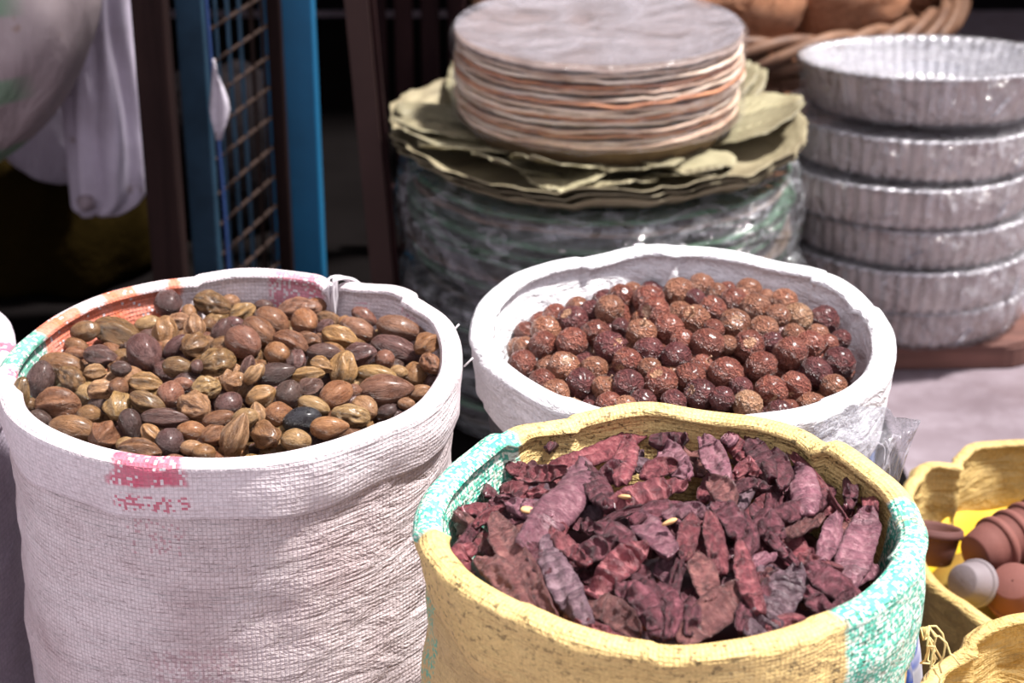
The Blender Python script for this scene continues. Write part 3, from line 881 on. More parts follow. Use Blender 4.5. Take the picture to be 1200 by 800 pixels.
POD_TABLE = """
R 1 106 | 1351 9119 4450 1335 9182 4459 1314 9283 4473 1313 9398 4486 1316 9481 4494
R 1 110 | 1307 8830 4390 1321 8863 4397 1342 8914 4406 1363 8965 4415 1377 9000 4421
D 3 114 | 745 9261 4508 784 9335 4516 845 9450 4525 916 9564 4528 965 9644 4528
D 0 122 | -93 9495 4358 -113 9542 4351 -142 9616 4339 -169 9696 4327 -187 9751 4318
R 2 93 | 1280 9564 4501 1325 9649 4487 1393 9787 4463 1457 9951 4435 1502 10079 4409
K 2 149 | 1565 10494 4364 1520 10545 4363 1451 10617 4366 1403 10836 4296 1360 10907 4291
D 2 93 | 1660 9007 4357 1663 9058 4365 1672 9137 4376 1693 9220 4384 1710 9278 4388
K 0 93 | 1281 9775 4492 1313 9900 4466 1364 10105 4419 1417 10356 4351 1457 10556 4290
D 3 99 | 1093 10918 4290 1038 10931 4287 956 10956 4284 879 11006 4286 827 11043 4288
R 2 84 | 1981 9980 4341 1936 10028 4328 1861 10063 4324 1769 10001 4357 1708 9962 4375
R 0 94 | 555 9223 4488 587 9241 4491 633 9272 4498 673 9316 4508 699 9349 4515
B 1 125 | -104 9510 4360 -151 9579 4361 -219 9699 4357 -274 9734 4416 -305 9642 4523
B 2 111 | 1787 9301 4366 1786 9357 4371 1784 9443 4378 1775 9527 4383 1769 9585 4386
K 1 130 | 277 9683 4462 321 9700 4470 389 9726 4481 457 9753 4491 502 9772 4497
M 1 100 | 630 9244 4540 672 9274 4543 735 9323 4549 793 9387 4557 832 9433 4562
D 0 119 | 1480 9845 4449 1513 9949 4426 1567 10123 4382 1629 10339 4317 1660 10420 4309
B 2 139 | 1886 10159 4351 1835 10208 4345 1758 10281 4330 1670 10303 4320 1602 10258 4343
R 1 103 | 1096 9869 4504 1128 9994 4477 1179 10199 4426 1245 10437 4354 1295 10630 4288
R 2 89 | 215 10236 4364 222 10327 4346 233 10467 4317 244 10509 4341 253 10538 4357
D 0 132 | 1265 8873 4408 1245 8907 4419 1216 8960 4434 1193 9019 4451 1178 9059 4463
M 1 134 | 807 9028 4472 824 9068 4481 852 9130 4493 887 9187 4502 912 9225 4507
D 0 109 | 1475 9090 4420 1431 9113 4437 1364 9144 4459 1287 9148 4468 1234 9147 4472
K 3 113 | 960 9541 4529 1010 9582 4523 1084 9650 4514 1156 9741 4506 1205 9809 4499
D 2 103 | 1254 9424 4500 1214 9440 4504 1156 9469 4509 1103 9514 4518 1069 9547 4523
R 1 121 | 692 8714 4381 712 8745 4391 741 8794 4407 763 8848 4425 776 8885 4437
D 3 77 | 510 9489 4504 470 9529 4499 410 9590 4490 349 9652 4477 307 9694 4468
B 3 116 | 328 8788 4356 323 8843 4370 313 8926 4390 297 9012 4407 285 9071 4418
D 2 135 | -37 9816 4367 -5 9891 4364 43 10014 4358 85 10163 4343 113 10279 4326
R 2 102 | 781 9379 4521 741 9416 4522 680 9473 4522 615 9525 4517 572 9560 4513
D 3 81 | 313 8896 4425 288 8921 4427 250 8957 4428 207 8984 4422 178 9001 4417
B 2 84 | 1547 8910 4396 1580 8957 4397 1630 9029 4399 1684 9101 4397 1721 9150 4394
R 1 106 | -218 9707 4344 -159 9656 4366 -73 9592 4396 11 9558 4429 67 9541 4451
R 0 119 | 179 9614 4489 230 9662 4496 307 9739 4504 384 9827 4510 436 9892 4511
K 1 113 | 1940 10390 4299 1941 10452 4299 1939 10544 4298 1925 10629 4296 1913 10685 4294
K 1 134 | 761 10700 4310 745 10736 4335 728 10937 4294 699 11063 4290 678 11148 4287
D 3 95 | -52 10131 4313 -28 10216 4306 8 10310 4316 48 10366 4346 75 10404 4366
D 1 88 | 1087 9388 4516 1026 9377 4515 934 9368 4514 845 9380 4519 786 9394 4522
R 1 138 | 101 10071 4372 157 10119 4370 240 10209 4362 313 10363 4342 362 10503 4313
R 2 93 | 1262 8899 4415 1200 8896 4417 1110 8900 4422 1028 8934 4442 975 8962 4456
M 1 107 | 1271 9222 4478 1214 9223 4485 1129 9226 4494 1043 9230 4502 987 9234 4506
D 1 133 | 1412 10586 4372 1443 10603 4377 1510 10784 4304 1558 10867 4295 1589 10924 4290
B 0 159 | 1141 10485 4355 1141 10653 4318 1127 10734 4358 1147 11025 4292 1156 11149 4287
B 1 100 | 1721 9471 4399 1775 9571 4390 1865 9735 4365 1971 9892 4321 2020 9865 4363
R 0 138 | -19 9457 4382 45 9446 4395 139 9440 4416 224 9472 4445 281 9502 4465
D 2 124 | 345 8845 4376 352 8871 4384 362 8911 4396 368 8953 4408 371 8982 4416
M 1 89 | 1110 8970 4488 1161 8973 4480 1237 8984 4470 1314 9014 4468 1366 9037 4467
D 1 118 | 921 8770 4405 941 8793 4412 973 8826 4421 1008 8856 4428 1032 8876 4432
D 0 100 | -147 10140 4391 -117 10337 4329 -68 10485 4317 -10 10625 4303 30 10718 4294
D 3 88 | 37 10286 4332 62 10323 4343 97 10376 4362 123 10423 4392 141 10587 4342
M 2 79 | 1700 9084 4415 1723 9150 4415 1757 9252 4415 1787 9361 4414 1808 9438 4411
R 1 95 | 2028 9828 4373 2035 9874 4389 2082 10116 4317 2116 10247 4307 2140 10336 4300
R 0 84 | 1248 9667 4503 1227 9711 4502 1196 9781 4499 1170 9863 4496 1154 9922 4492
M 1 89 | 990 9542 4563 961 9555 4565 918 9573 4567 872 9579 4566 841 9582 4565
K 3 122 | 1702 10384 4326 1702 10431 4353 1730 10681 4299 1742 10845 4293 1750 10955 4290
D 2 94 | 1203 9236 4492 1176 9284 4501 1134 9357 4512 1088 9428 4520 1056 9476 4525
D 0 87 | 372 9099 4441 405 9124 4448 452 9165 4461 492 9219 4477 517 9258 4488
K 1 95 | 878 10476 4370 838 10539 4350 778 10637 4312 710 10645 4303 663 10640 4299
K 3 93 | 18 9415 4447 9 9487 4442 -6 9600 4433 -27 9720 4419 -42 9805 4406
D 2 102 | 631 9687 4516 661 9701 4520 708 9719 4525 755 9719 4525 787 9717 4524
B 3 99 | -1 9571 4439 34 9569 4452 88 9561 4470 142 9539 4484 179 9522 4492
D 1 101 | 416 9151 4457 384 9214 4459 335 9313 4460 290 9421 4461 260 9497 4460
R 0 107 | 194 9983 4426 148 10070 4405 76 10212 4362 -3 10250 4351 -58 10226 4366
R 0 130 | 1615 9300 4417 1593 9361 4427 1559 9456 4442 1522 9552 4453 1497 9618 4460
R 2 83 | 249 10063 4411 309 10068 4426 399 10071 4446 490 10039 4463 550 10015 4472
B 1 118 | 1391 8873 4438 1372 8924 4450 1349 9003 4468 1346 9096 4487 1348 9161 4500
R 0 110 | 507 9113 4465 530 9130 4469 563 9158 4476 590 9196 4486 606 9223 4493
D 1 100 | 1839 10156 4356 1821 10200 4361 1796 10269 4370 1800 10446 4329 1797 10521 4327
B 2 82 | 1476 9573 4465 1525 9649 4453 1603 9767 4428 1688 9870 4394 1747 9940 4366
D 1 104 | 652 9550 4526 625 9633 4523 579 9762 4513 519 9874 4493 475 9950 4476
M 0 90 | -56 9173 4342 -4 9182 4361 75 9193 4388 157 9195 4410 211 9196 4423
M 3 125 | 675 11045 4288 749 11079 4289 861 11128 4290 975 11166 4288 1051 11189 4286
B 0 84 | 123 8835 4399 175 8847 4415 254 8867 4438 332 8890 4460 385 8906 4475
R 2 94 | 232 9407 4505 251 9492 4509 284 9624 4512 331 9751 4511 366 9839 4507
M 0 128 | 1828 9279 4350 1867 9319 4339 1926 9380 4322 1987 9444 4303 2028 9489 4289
R 3 123 | 1049 9122 4529 1064 9209 4537 1082 9344 4546 1078 9486 4553 1072 9586 4555
M 1 126 | 1707 9457 4439 1741 9470 4426 1793 9494 4408 1846 9535 4391 1883 9567 4379
R 3 136 | -12 9934 4361 -67 9955 4353 -150 9995 4336 -231 9913 4390 -282 9804 4456
K 1 125 | 216 9815 4479 193 9916 4457 159 10087 4416 136 10309 4356 120 10350 4376
D 3 119 | 717 9034 4470 695 9062 4475 662 9102 4481 622 9134 4482 595 9153 4482
D 0 126 | 624 9335 4561 639 9430 4562 660 9582 4559 672 9751 4550 680 9875 4539
D 0 99 | 873 8824 4422 892 8851 4429 922 8889 4440 956 8925 4448 979 8949 4453
B 1 88 | 1128 9351 4556 1087 9353 4561 1027 9356 4567 965 9347 4568 924 9341 4568
K 3 125 | 1463 8990 4470 1420 9010 4482 1357 9042 4499 1295 9077 4515 1254 9102 4526
M 0 115 | 1213 10026 4469 1266 10111 4442 1348 10253 4394 1436 10442 4326 1492 10544 4295
D 1 107 | 1136 8896 4499 1171 8902 4497 1222 8911 4493 1274 8918 4487 1308 8923 4483
D 2 92 | 1294 8960 4496 1333 8981 4493 1393 9014 4489 1453 9044 4482 1493 9065 4476
M 1 122 | 647 10855 4307 672 10896 4307 712 10955 4307 755 11006 4305 784 11039 4304
D 2 96 | 493 9477 4554 530 9495 4557 585 9526 4560 637 9570 4566 672 9604 4569
R 3 112 | 1155 9614 4552 1174 9668 4545 1201 9753 4534 1227 9846 4520 1244 9913 4510
M 0 82 | 1447 8913 4458 1424 8922 4464 1389 8938 4473 1357 8958 4484 1336 8972 4492
K 1 89 | 1659 10849 4336 1621 10860 4339 1562 10872 4341 1502 10862 4339 1461 10852 4336
R 3 75 | 1177 8885 4496 1207 8915 4499 1253 8958 4503 1303 8996 4502 1337 9020 4500
M 0 98 | 1598 9740 4448 1624 9869 4428 1664 10093 4384 1680 10310 4346 1673 10366 4370
D 1 133 | -18 9540 4435 0 9594 4440 31 9674 4447 73 9738 4452 103 9780 4454
R 0 141 | 1650 10332 4346 1579 10329 4347 1461 10249 4394 1354 10229 4422 1284 10227 4436
D 1 73 | 206 10505 4500 232 10542 4499 248 10683 4436 273 10731 4429 296 10776 4421 307 10797 4416 328 10840 4408
R 1 131 | 722 10698 4464 708 10630 4440 695 10491 4484 671 10263 4547 650 10083 4585 641 10002 4599 623 9851 4623
D 2 126 | 448 10112 4560 466 9974 4583 475 9910 4592 494 9791 4606 516 9679 4617 527 9625 4622 549 9522 4630
M 0 142 | 922 10703 4432 939 10555 4461 944 10441 4497 959 10270 4543 979 10137 4576 990 10078 4590 1012 9965 4616
D 1 105 | 848 10709 4458 896 10700 4453 921 10699 4449 968 10699 4445 1012 10692 4459 1034 10696 4466 1076 10691 4485
M 0 132 | 1178 10669 4496 1193 10606 4476 1201 10576 4465 1203 10387 4510 1209 10189 4559 1215 10106 4575 1228 9957 4599
R 1 104 | 1314 10840 4408 1333 10666 4466 1349 10640 4464 1381 10595 4452 1407 10543 4438 1418 10511 4432 1422 10325 4485
D 1 123 | 1462 10840 4408 1463 10612 4473 1473 10576 4466 1495 10500 4450 1508 10359 4464 1509 10247 4493 1515 10065 4528
D 0 111 | 1569 10493 4495 1586 10442 4476 1594 10413 4468 1607 10365 4446 1591 10187 4493 1583 10111 4509 1569 9978 4531
R 1 80 | 1297 10042 4575 1328 10094 4567 1344 10122 4562 1375 10158 4552 1403 10141 4547 1416 10121 4545 1442 10084 4541
D 1 63 | 1244 9735 4620 1289 9800 4616 1311 9834 4613 1358 9889 4602 1406 9903 4588 1430 9901 4580 1479 9899 4563
B 0 125 | 1134 9903 4616 1162 9842 4623 1176 9813 4626 1196 9746 4631 1203 9666 4632 1204 9623 4632 1205 9541 4630
D 0 85 | 655 9382 4634 709 9423 4644 736 9444 4648 792 9481 4654 853 9503 4654 884 9511 4652 947 9527 4649
M 1 75 | 835 9419 4645 894 9447 4654 924 9461 4657 980 9478 4660 1030 9468 4654 1053 9456 4649 1100 9433 4637
D 0 122 | 1133 9585 4638 1164 9529 4637 1180 9502 4636 1204 9441 4633 1212 9369 4625 1213 9331 4621 1214 9257 4610
D 1 113 | 1352 9579 4609 1377 9527 4605 1390 9501 4602 1414 9448 4596 1436 9390 4588 1446 9360 4583 1468 9302 4573
B 1 76 | 1496 9343 4571 1545 9397 4561 1570 9424 4555 1619 9482 4544 1668 9546 4533 1691 9580 4527 1740 9650 4514
M 1 104 | 1842 9737 4476 1811 9615 4488 1796 9558 4493 1764 9446 4500 1728 9337 4504 1710 9283 4505 1673 9180 4506
D 2 80 | 2004 10380 4416 2001 10278 4417 1999 10228 4418 1976 10054 4461 1967 10017 4430 1961 10000 4413 1930 9875 4431
R 0 79 | 2092 10226 4418 2089 10127 4417 2088 10078 4416 2058 9868 4480 2052 9828 4452 2048 9813 4437 2040 9783 4405
D 0 137 | 1589 9108 4517 1638 9073 4495 1662 9056 4485 1713 9023 4462 1769 8992 4439 1798 8978 4426 1856 8950 4401
D 1 99 | 1562 8933 4486 1588 8893 4464 1600 8873 4453 1629 8835 4431 1665 8799 4407 1684 8782 4395 1729 8779 4351
R 1 74 | 1551 9180 4538 1583 9170 4527 1599 9166 4521 1638 9158 4508 1690 9154 4494 1719 9153 4486 1778 9152 4469
D 1 60 | 1365 9352 4598 1396 9305 4588 1412 9281 4583 1445 9232 4571 1482 9177 4555 1502 9149 4545 1540 9093 4526
M 0 64 | 1256 9026 4566 1288 9053 4568 1304 9067 4568 1336 9093 4568 1369 9118 4567 1385 9130 4566 1417 9155 4564
D 0 107 | 1342 8880 4518 1302 8824 4508 1282 8796 4503 1246 8740 4491 1218 8682 4475 1205 8652 4466 1180 8595 4448
R 0 63 | -213 9676 4433 -183 9712 4444 -168 9731 4450 -136 9764 4460 -102 9790 4469 -84 9801 4474 -49 9824 4482
D 1 54 | -123 9934 4443 -94 9934 4455 -79 9934 4461 -49 9931 4473 -18 9918 4484 -2 9909 4489 29 9893 4500
R 0 54 | 49 9866 4509 84 9875 4522 101 9880 4528 137 9880 4540 175 9860 4550 195 9846 4555 234 9819 4563
D 1 63 | -345 9526 4315 -311 9549 4352 -294 9545 4379 -260 9604 4397 -223 9674 4416 -204 9713 4426 -166 9794 4443
R 0 113 | -209 9465 4434 -248 9435 4422 -268 9421 4415 -293 9380 4403 -287 9345 4373 -277 9307 4367 -257 9241 4350
D 2 120 | 330 9115 4556 370 9134 4564 390 9143 4569 433 9165 4579 480 9193 4591 505 9208 4597 555 9239 4610
R 1 93 | 225 9386 4578 252 9319 4579 265 9286 4579 296 9220 4578 339 9152 4577 363 9118 4575 410 9051 4572
D 0 111 | 468 9365 4612 508 9331 4616 528 9315 4617 566 9278 4619 602 9235 4617 619 9212 4614 653 9167 4609
D 1 125 | 557 8857 4533 603 8828 4537 626 8813 4539 668 8771 4534 702 8701 4509 717 8661 4492 747 8582 4457
B 0 133 | 402 8790 4491 451 8759 4493 475 8744 4494 524 8707 4491 574 8654 4476 599 8625 4466 650 8568 4445
D 1 107 | 649 8918 4558 686 8863 4552 704 8836 4549 731 8770 4535 738 8679 4501 737 8630 4480 736 8533 4437
R 1 71 | 337 8682 4444 379 8654 4441 400 8641 4440 441 8613 4436 482 8587 4433 503 8574 4431 544 8548 4427
D 2 119 | 511 9962 4596 549 9996 4596 567 10014 4596 604 10046 4595 637 10070 4593 654 10079 4592 686 10100 4589
M 0 106 | -10 9820 4495 37 9764 4514 60 9737 4523 106 9684 4539 151 9629 4553 174 9602 4559 219 9549 4571
D 0 111 | 93 9310 4526 116 9256 4526 128 9230 4527 148 9175 4525 163 9115 4518 170 9084 4514 182 9023 4504
R 1 102 | 995 9423 4643 977 9350 4639 968 9315 4636 953 9242 4629 942 9164 4618 937 9124 4611 929 9047 4596
R 0 101 | 1090 9432 4638 1092 9336 4630 1094 9290 4625 1097 9197 4613 1103 9100 4596 1106 9051 4587 1113 8956 4567
D 1 63 | 903 9073 4602 883 8977 4584 872 8930 4575 850 8829 4550 826 8711 4510 813 8650 4486 788 8530 4438
B 0 126 | 969 9088 4603 987 9031 4593 996 9003 4588 1012 8942 4575 1022 8872 4555 1026 8835 4543 1034 8762 4519
R 1 99 | 1229 9140 4625 1231 9031 4600 1233 8978 4587 1240 8879 4561 1258 8791 4538 1269 8750 4527 1291 8670 4504
D 0 84 | 1259 9516 4623 1281 9417 4614 1291 9370 4609 1300 9277 4599 1283 9184 4589 1269 9138 4584 1240 9049 4573
R 2 130 | 969 9803 4638 886 9765 4644 844 9747 4646 759 9705 4648 669 9649 4643 623 9619 4639 532 9564 4628
D 0 42 | 420 9344 4602 505 9398 4622 548 9426 4631 636 9476 4645 731 9507 4650 779 9519 4651 877 9545 4650
M 0 158 | 676 9430 4639 714 9367 4638 733 9337 4638 770 9272 4634 803 9198 4624 818 9160 4618 850 9086 4604
R 3 154 | 698 9149 4610 644 9094 4599 617 9068 4593 563 9008 4577 507 8935 4551 478 8896 4535 421 8820 4503
B 0 177 | 1203 8858 4532 1145 8794 4520 1116 8762 4514 1055 8696 4498 985 8622 4474 947 8584 4460 874 8510 4431
K 3 166 | 1527 9062 4523 1476 8956 4509 1451 8904 4501 1397 8803 4483 1332 8700 4461 1297 8649 4450 1229 8550 4425
M 1 149 | 1724 10361 4449 1724 10299 4429 1713 10204 4454 1696 10028 4492 1687 9862 4516 1684 9783 4523 1679 9637 4533
R 0 61 | 1677 10699 4410 1705 10440 4471 1730 10385 4463 1784 10273 4438 1830 10076 4442 1850 9957 4452 1895 9752 4456
D 0 107 | 1431 9510 4594 1516 9597 4564 1560 9642 4547 1647 9747 4515 1736 9881 4480 1781 9961 4459 1879 10150 4403
B 0 129 | -178 9315 4436 -130 9236 4450 -107 9198 4457 -55 9108 4464 5 8991 4455 36 8928 4447 99 8808 4427
M 2 170 | 2036 9796 4476 2002 9706 4437 1975 9608 4448 1919 9422 4459 1858 9236 4458 1827 9146 4452 1767 8976 4438
D 0 89 | 762 8839 4544 801 8800 4541 820 8781 4539 844 8731 4528 837 8656 4498 826 8613 4478 805 8530 4439
R 1 102 | -41 10514 4413 18 10387 4438 47 10389 4415 112 10307 4432 192 10251 4467 235 10240 4482 322 10223 4511
R 0 125 | 244 10331 4465 360 10418 4457 419 10470 4449 542 10630 4411 666 10717 4427 729 10747 4446 866 10960 4406
M 1 194 | 413 10232 4529 378 10021 4562 361 9929 4572 309 9750 4579 218 9567 4566 163 9478 4553 56 9313 4524
B 0 144 | -107 9727 4470 -64 9539 4489 -43 9451 4496 9 9261 4500 86 9041 4482 129 8930 4466 214 8721 4430
K 1 145 | 196 9315 4555 215 9187 4544 225 9125 4537 255 8997 4520 306 8857 4494 337 8785 4478 398 8648 4445
M 0 94 | 1297 10597 4487 1315 10617 4496 1324 10627 4501 1359 10778 4440 1379 10812 4434 1390 10827 4430 1410 10857 4423
R 0 99 | 758 9908 4625 790 9970 4621 806 10003 4618 842 10060 4610 886 10096 4601 909 10109 4596 957 10135 4587
D 1 80 | 892 8780 4528 915 8744 4521 926 8726 4517 939 8685 4505 930 8631 4483 921 8602 4471 903 8544 4445
R 0 80 | 1323 8614 4436 1370 8642 4443 1394 8656 4446 1441 8677 4447 1487 8681 4437 1509 8679 4428 1554 8676 4411
D 1 81 | 1830 9027 4428 1795 8958 4425 1777 8924 4423 1736 8855 4418 1684 8781 4412 1655 8744 4408 1599 8672 4399
"""

# ------------------------------------------------------------------ the setting
def floor_mat():
    k = NT('floor_concrete')
    co = k.coord()
    n1 = k.noise(co, 3.0, 6, 0.6)
    n2 = k.noise(co, 22.0, 5, 0.65)
    col = k.ramp(n1, [(0.3, (0.12, 0.088, 0.100)), (0.5, (0.19, 0.150, 0.170)), (0.7, (0.27, 0.225, 0.260))])
    col = k.mix(k.mapr(n2, 0.45, 0.7, 0, 0.35), col, (0.32, 0.275, 0.31))
    dirt = k.noise(k.mapping(co, loc=(3, 1, 0)), 7, 4, 0.6)
    col = k.mix(k.mapr(dirt, 0.55, 0.72, 0, 0.5), col, (0.10, 0.062, 0.066))
    k.principled(col, k.mapr(n1, 0.3, 0.7, 0.45, 0.7), k.bump(n2, 0.35, 0.004))
    return k.m

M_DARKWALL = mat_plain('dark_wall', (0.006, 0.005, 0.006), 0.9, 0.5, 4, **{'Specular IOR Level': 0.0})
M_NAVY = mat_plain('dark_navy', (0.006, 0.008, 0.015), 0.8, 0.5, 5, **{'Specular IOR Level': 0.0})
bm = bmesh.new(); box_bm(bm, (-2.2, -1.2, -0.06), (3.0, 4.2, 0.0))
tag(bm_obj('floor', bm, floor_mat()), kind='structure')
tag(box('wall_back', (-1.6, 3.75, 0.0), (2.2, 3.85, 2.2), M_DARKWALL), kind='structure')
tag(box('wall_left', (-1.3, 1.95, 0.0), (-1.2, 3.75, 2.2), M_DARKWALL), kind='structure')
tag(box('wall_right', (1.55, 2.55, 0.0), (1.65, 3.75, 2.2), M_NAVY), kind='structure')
tag(box('added_shade_roof', (-1.6, 3.05, 1.62), (2.2, 3.85, 1.68), M_DARKWALL), kind='structure')  # unseen roof, added to shade the back of the stall
tag(box('added_shade_roof.001', (-1.6, 1.62, 1.62), (-0.16, 3.05, 1.68), M_DARKWALL), kind='structure')  # unseen roof piece, shaped to keep sun off the back left only

sheet_rows = [[(-1.18 + 1.60 * i / 40, 1.78 + 1.9 * j / 40, 0.003 + 0.0025 * (1 + nz(i * 0.35, j * 0.35, 2))) for i in range(41)] for j in range(41)]  # added sheet: its near-black colour stands in for shade on the floor
gs = link('floor_shade_sheet', grid_mesh('floor_shade_sheet', sheet_rows, 41, 41), mat_plain('floor_shade_black', (0.006, 0.005, 0.005), 0.9, 0.5, 8, **{'Specular IOR Level': 0.0}))
tag(gs, 'near-black sheet added as shade over the floor at the back left of the stall', 'sheet')

# ------------------------------------------------------------------ the stall frame at the back left
M_BROWNPOST = mat_wood('brown_post_wood', (0.020, 0.011, 0.010), (0.009, 0.005, 0.005), (40, 40, 3), spec=0.05)
M_BLUEPAINT = mat_plain('blue_paint', (0.006, 0.140, 0.300), 0.55, 0.45, 9, 0.25, 0.002, 0.45)
M_BLUEWORN = mat_plain('worn_blue_paint', (0.018, 0.046, 0.078), 0.6, 0.7, 14, 0.3, 0.002, 0.35, **{'Specular IOR Level': 0.15})
M_RUST = mat_plain('rusted_steel', (0.040, 0.026, 0.022), 0.85, 0.6, 20, 0.3, 0.001, 0.4, **{'Specular IOR Level': 0.05})
M_WIREBLUE = mat_plain('blue_wire', (0.05, 0.125, 0.20), 0.6, 0.6, 20, 0.2, 0.001, 0.4)
M_REDWOOD = mat_wood('dark_red_wood', (0.026, 0.012, 0.012), (0.010, 0.005, 0.006), (40, 40, 3), spec=0.05)
M_BROWNSTEEL = mat_plain('brown_steel', (0.050, 0.028, 0.025), 0.6, 0.5, 10, 0.25, 0.002, 0.55, **{'Specular IOR Level': 0.15})

p = box('wooden_post', (-0.386, 1.945, 0.004), (-0.352, 1.98, 1.62), M_BROWNPOST, bevel=0.003)
tag(p, 'dark brown wooden post left of the worn blue upright of the wire mesh', 'post')

gate = empty('mesh_gate', (-0.331, 2.014, 0.004))
tag(gate, 'wire mesh gate with worn blue upright between the brown post and bright blue post', 'gate')
box('upright', (-0.0195, -0.014, 0.0), (0.0085, 0.014, 1.60), M_BLUEWORN, gate, 0.002)
GX, GY = 0.044, 0.157
def gate_pt(s, z):
    return (0.0085 + GX * s, 0.010 + GY * s, z)
for i in range(5):
    s = (i + 0.75) / 5.2
    tube('wire', [gate_pt(s, 0.02), gate_pt(s, 1.58)], 0.0025, M_WIREBLUE if i in (0, 1, 2) else M_RUST, gate, 6)
for j in range(42):
    z = 0.035 + j * 0.0362
    tube('wire', [gate_pt(0, z + 0.004 * nz(j * 3.1, 0, 0)), gate_pt(1.0, z)], 0.0024, M_RUST, gate, 6)
box('upright', (0.0085 + GX, GY + 0.004, 0.0), (0.0085 + GX + 0.016, GY + 0.026, 1.60), M_BROWNPOST, gate, 0.002)

cord = tube('hanging_string', [(-0.3145 + 0.003 * math.sin(z * 9), 1.997, z) for z in [0.02 + 0.05 * i for i in range(31)]], 0.0024, mat_plain('blue_cord', (0.008, 0.035, 0.13), 0.6), None, 6)
tag(cord, 'thin blue cord hanging down the front of the wire mesh gate', 'cord')
# paper rag stuck to the mesh
rows = []
for j in range(9):
    z = 0.418 - 0.088 * j / 8
    w = (0.003, 0.006, 0.010, 0.016, 0.021, 0.024, 0.020, 0.012, 0.007)[j]
    rows.append([(-0.312 + 0.85 * w * (i / 5 - 0.35) , 1.988 + 0.004 * math.sin(i * 2.2 + j * 0.7), z) for i in range(6)])
me = grid_mesh('paper_rag', rows, 6, 9)
rag = link('paper_rag', me, mat_plain('white_paper', (0.50, 0.46, 0.52), 0.8, 0.2))
sol = rag.modifiers.new('thickness', 'SOLIDIFY'); sol.thickness = 0.0008
tag(rag, 'torn white paper strip caught on the wire mesh beside the blue cord', 'paper')

post = empty('blue_post', (-0.258, 2.21, 0.004))
tag(post, 'wide bright blue painted post right of the wire mesh gate', 'post')
box('upright', (-0.0306, -0.018, 0.0), (0.0306, 0.018, 1.61), M_BLUEPAINT, post, 0.003)
# brown slotted steel upright, leaning, and the rack of slats behind it
lean = empty('slotted_upright', (-0.1666, 2.06, 0.006))
tag(lean, 'brown steel upright with a square slot, leaning beside the leaf plate stack', 'upright')
bm = bmesh.new()
def lx(z): return 0.028 - 0.060 * z
W_, D_ = 0.0125, 0.010
slots = [0.483, 0.62, 0.79]
zs = [0.0] + [v for s in slots for v in (s - 0.007, s + 0.007)] + [1.0]
for a in range(0, len(zs) - 1):
    z0, z1 = zs[a], zs[a + 1]
    segs = [(-W_, W_, -D_, D_)] if a % 2 == 0 else [(-W_, -W_ * 0.72, -D_, D_), (W_ * 0.72, W_, -D_, D_)]
    for (xa, xb, ya, yb) in segs:
        vs_ = box_bm(bm, (xa, ya, z0), (xb, yb, z1))
        for v in vs_: v.co.x += lx(v.co.z)
bm_obj('slotted_bar', bm, M_BROWNSTEEL, lean)
bm = bmesh.new()
vs_ = box_bm(bm, (0.0128, -0.004, 0.0), (0.019, 0.012, 1.0))
for v in vs_: v.co.x += lx(v.co.z)
bm_obj('side_flange', bm, M_REDWOOD, lean)

rack = empty('slatted_rack', (-0.085, 2.47, 0.006))
tag(rack, 'dark red wooden slatted rack in the shade behind the leaf plate stack', 'rack')
for i in range(4):
    x = -0.10 + i * 0.034
    box('slat', (x, -0.01, 0.0), (x + 0.023, 0.01, 0.62), M_REDWOOD, rack, 0.003)
for z in (0.05, 0.46):
    box('rail', (-0.11, 0.012, z), (0.04, 0.028, z + 0.04), M_REDWOOD, rack, 0.003)
box('top_board', (-0.11, -0.03, 0.395), (0.04, -0.0105, 0.44), mat_plain('grey_red_board', (0.05, 0.032, 0.038), 0.7), rack, 0.003)

# ------------------------------------------------------------------ hanging sacks at the upper left
def cloth_mat(name, base, dark, green=False, rough=0.6):
    k = NT(name)
    co = k.coord()
    n1 = k.noise(co, 6, 5, 0.6)
    col = k.mix(k.mapr(n1, 0.35, 0.7, 0, 0.8), base, dark)
    if green:
        w = k.node('ShaderNodeTexWave', wave_type='RINGS')
        k.put(w.inputs['Vector'], k.mapping(co, (1, 0.2, 1), (-0.02, 0.0, -0.02)))
        w.inputs['Scale'].default_value = 3.2; w.inputs['Distortion'].default_value = 2.5; w.inputs['Detail'].default_value = 1
        m = k.mapr(w.outputs['Fac'], 0.72, 0.86)
        sxyz = k.node('ShaderNodeSeparateXYZ'); k.put(sxyz.inputs[0], co)
        m = k.math('MULTIPLY', m, k.mapr(sxyz.outputs[0], 0.06, 0.085, 1, 0))
        col = k.mix(k.math('MULTIPLY', m, 0.75), col, (0.10, 0.20, 0.12))
    sp = k.mapr(k.noise(co, 30, 3), 0.68, 0.74, 0, 0.5)
    col = k.mix(sp, col, (0.16, 0.08, 0.04))
    fold = k.noise(k.mapping(co, (2.2, 2.2, 0.55), rot=(0, 0.5, 0)), 6, 4, 0.5, 1.0)
    nb = k.bump(fold, 0.6, 0.03)
    k.principled(col, rough, nb)
    return k.m

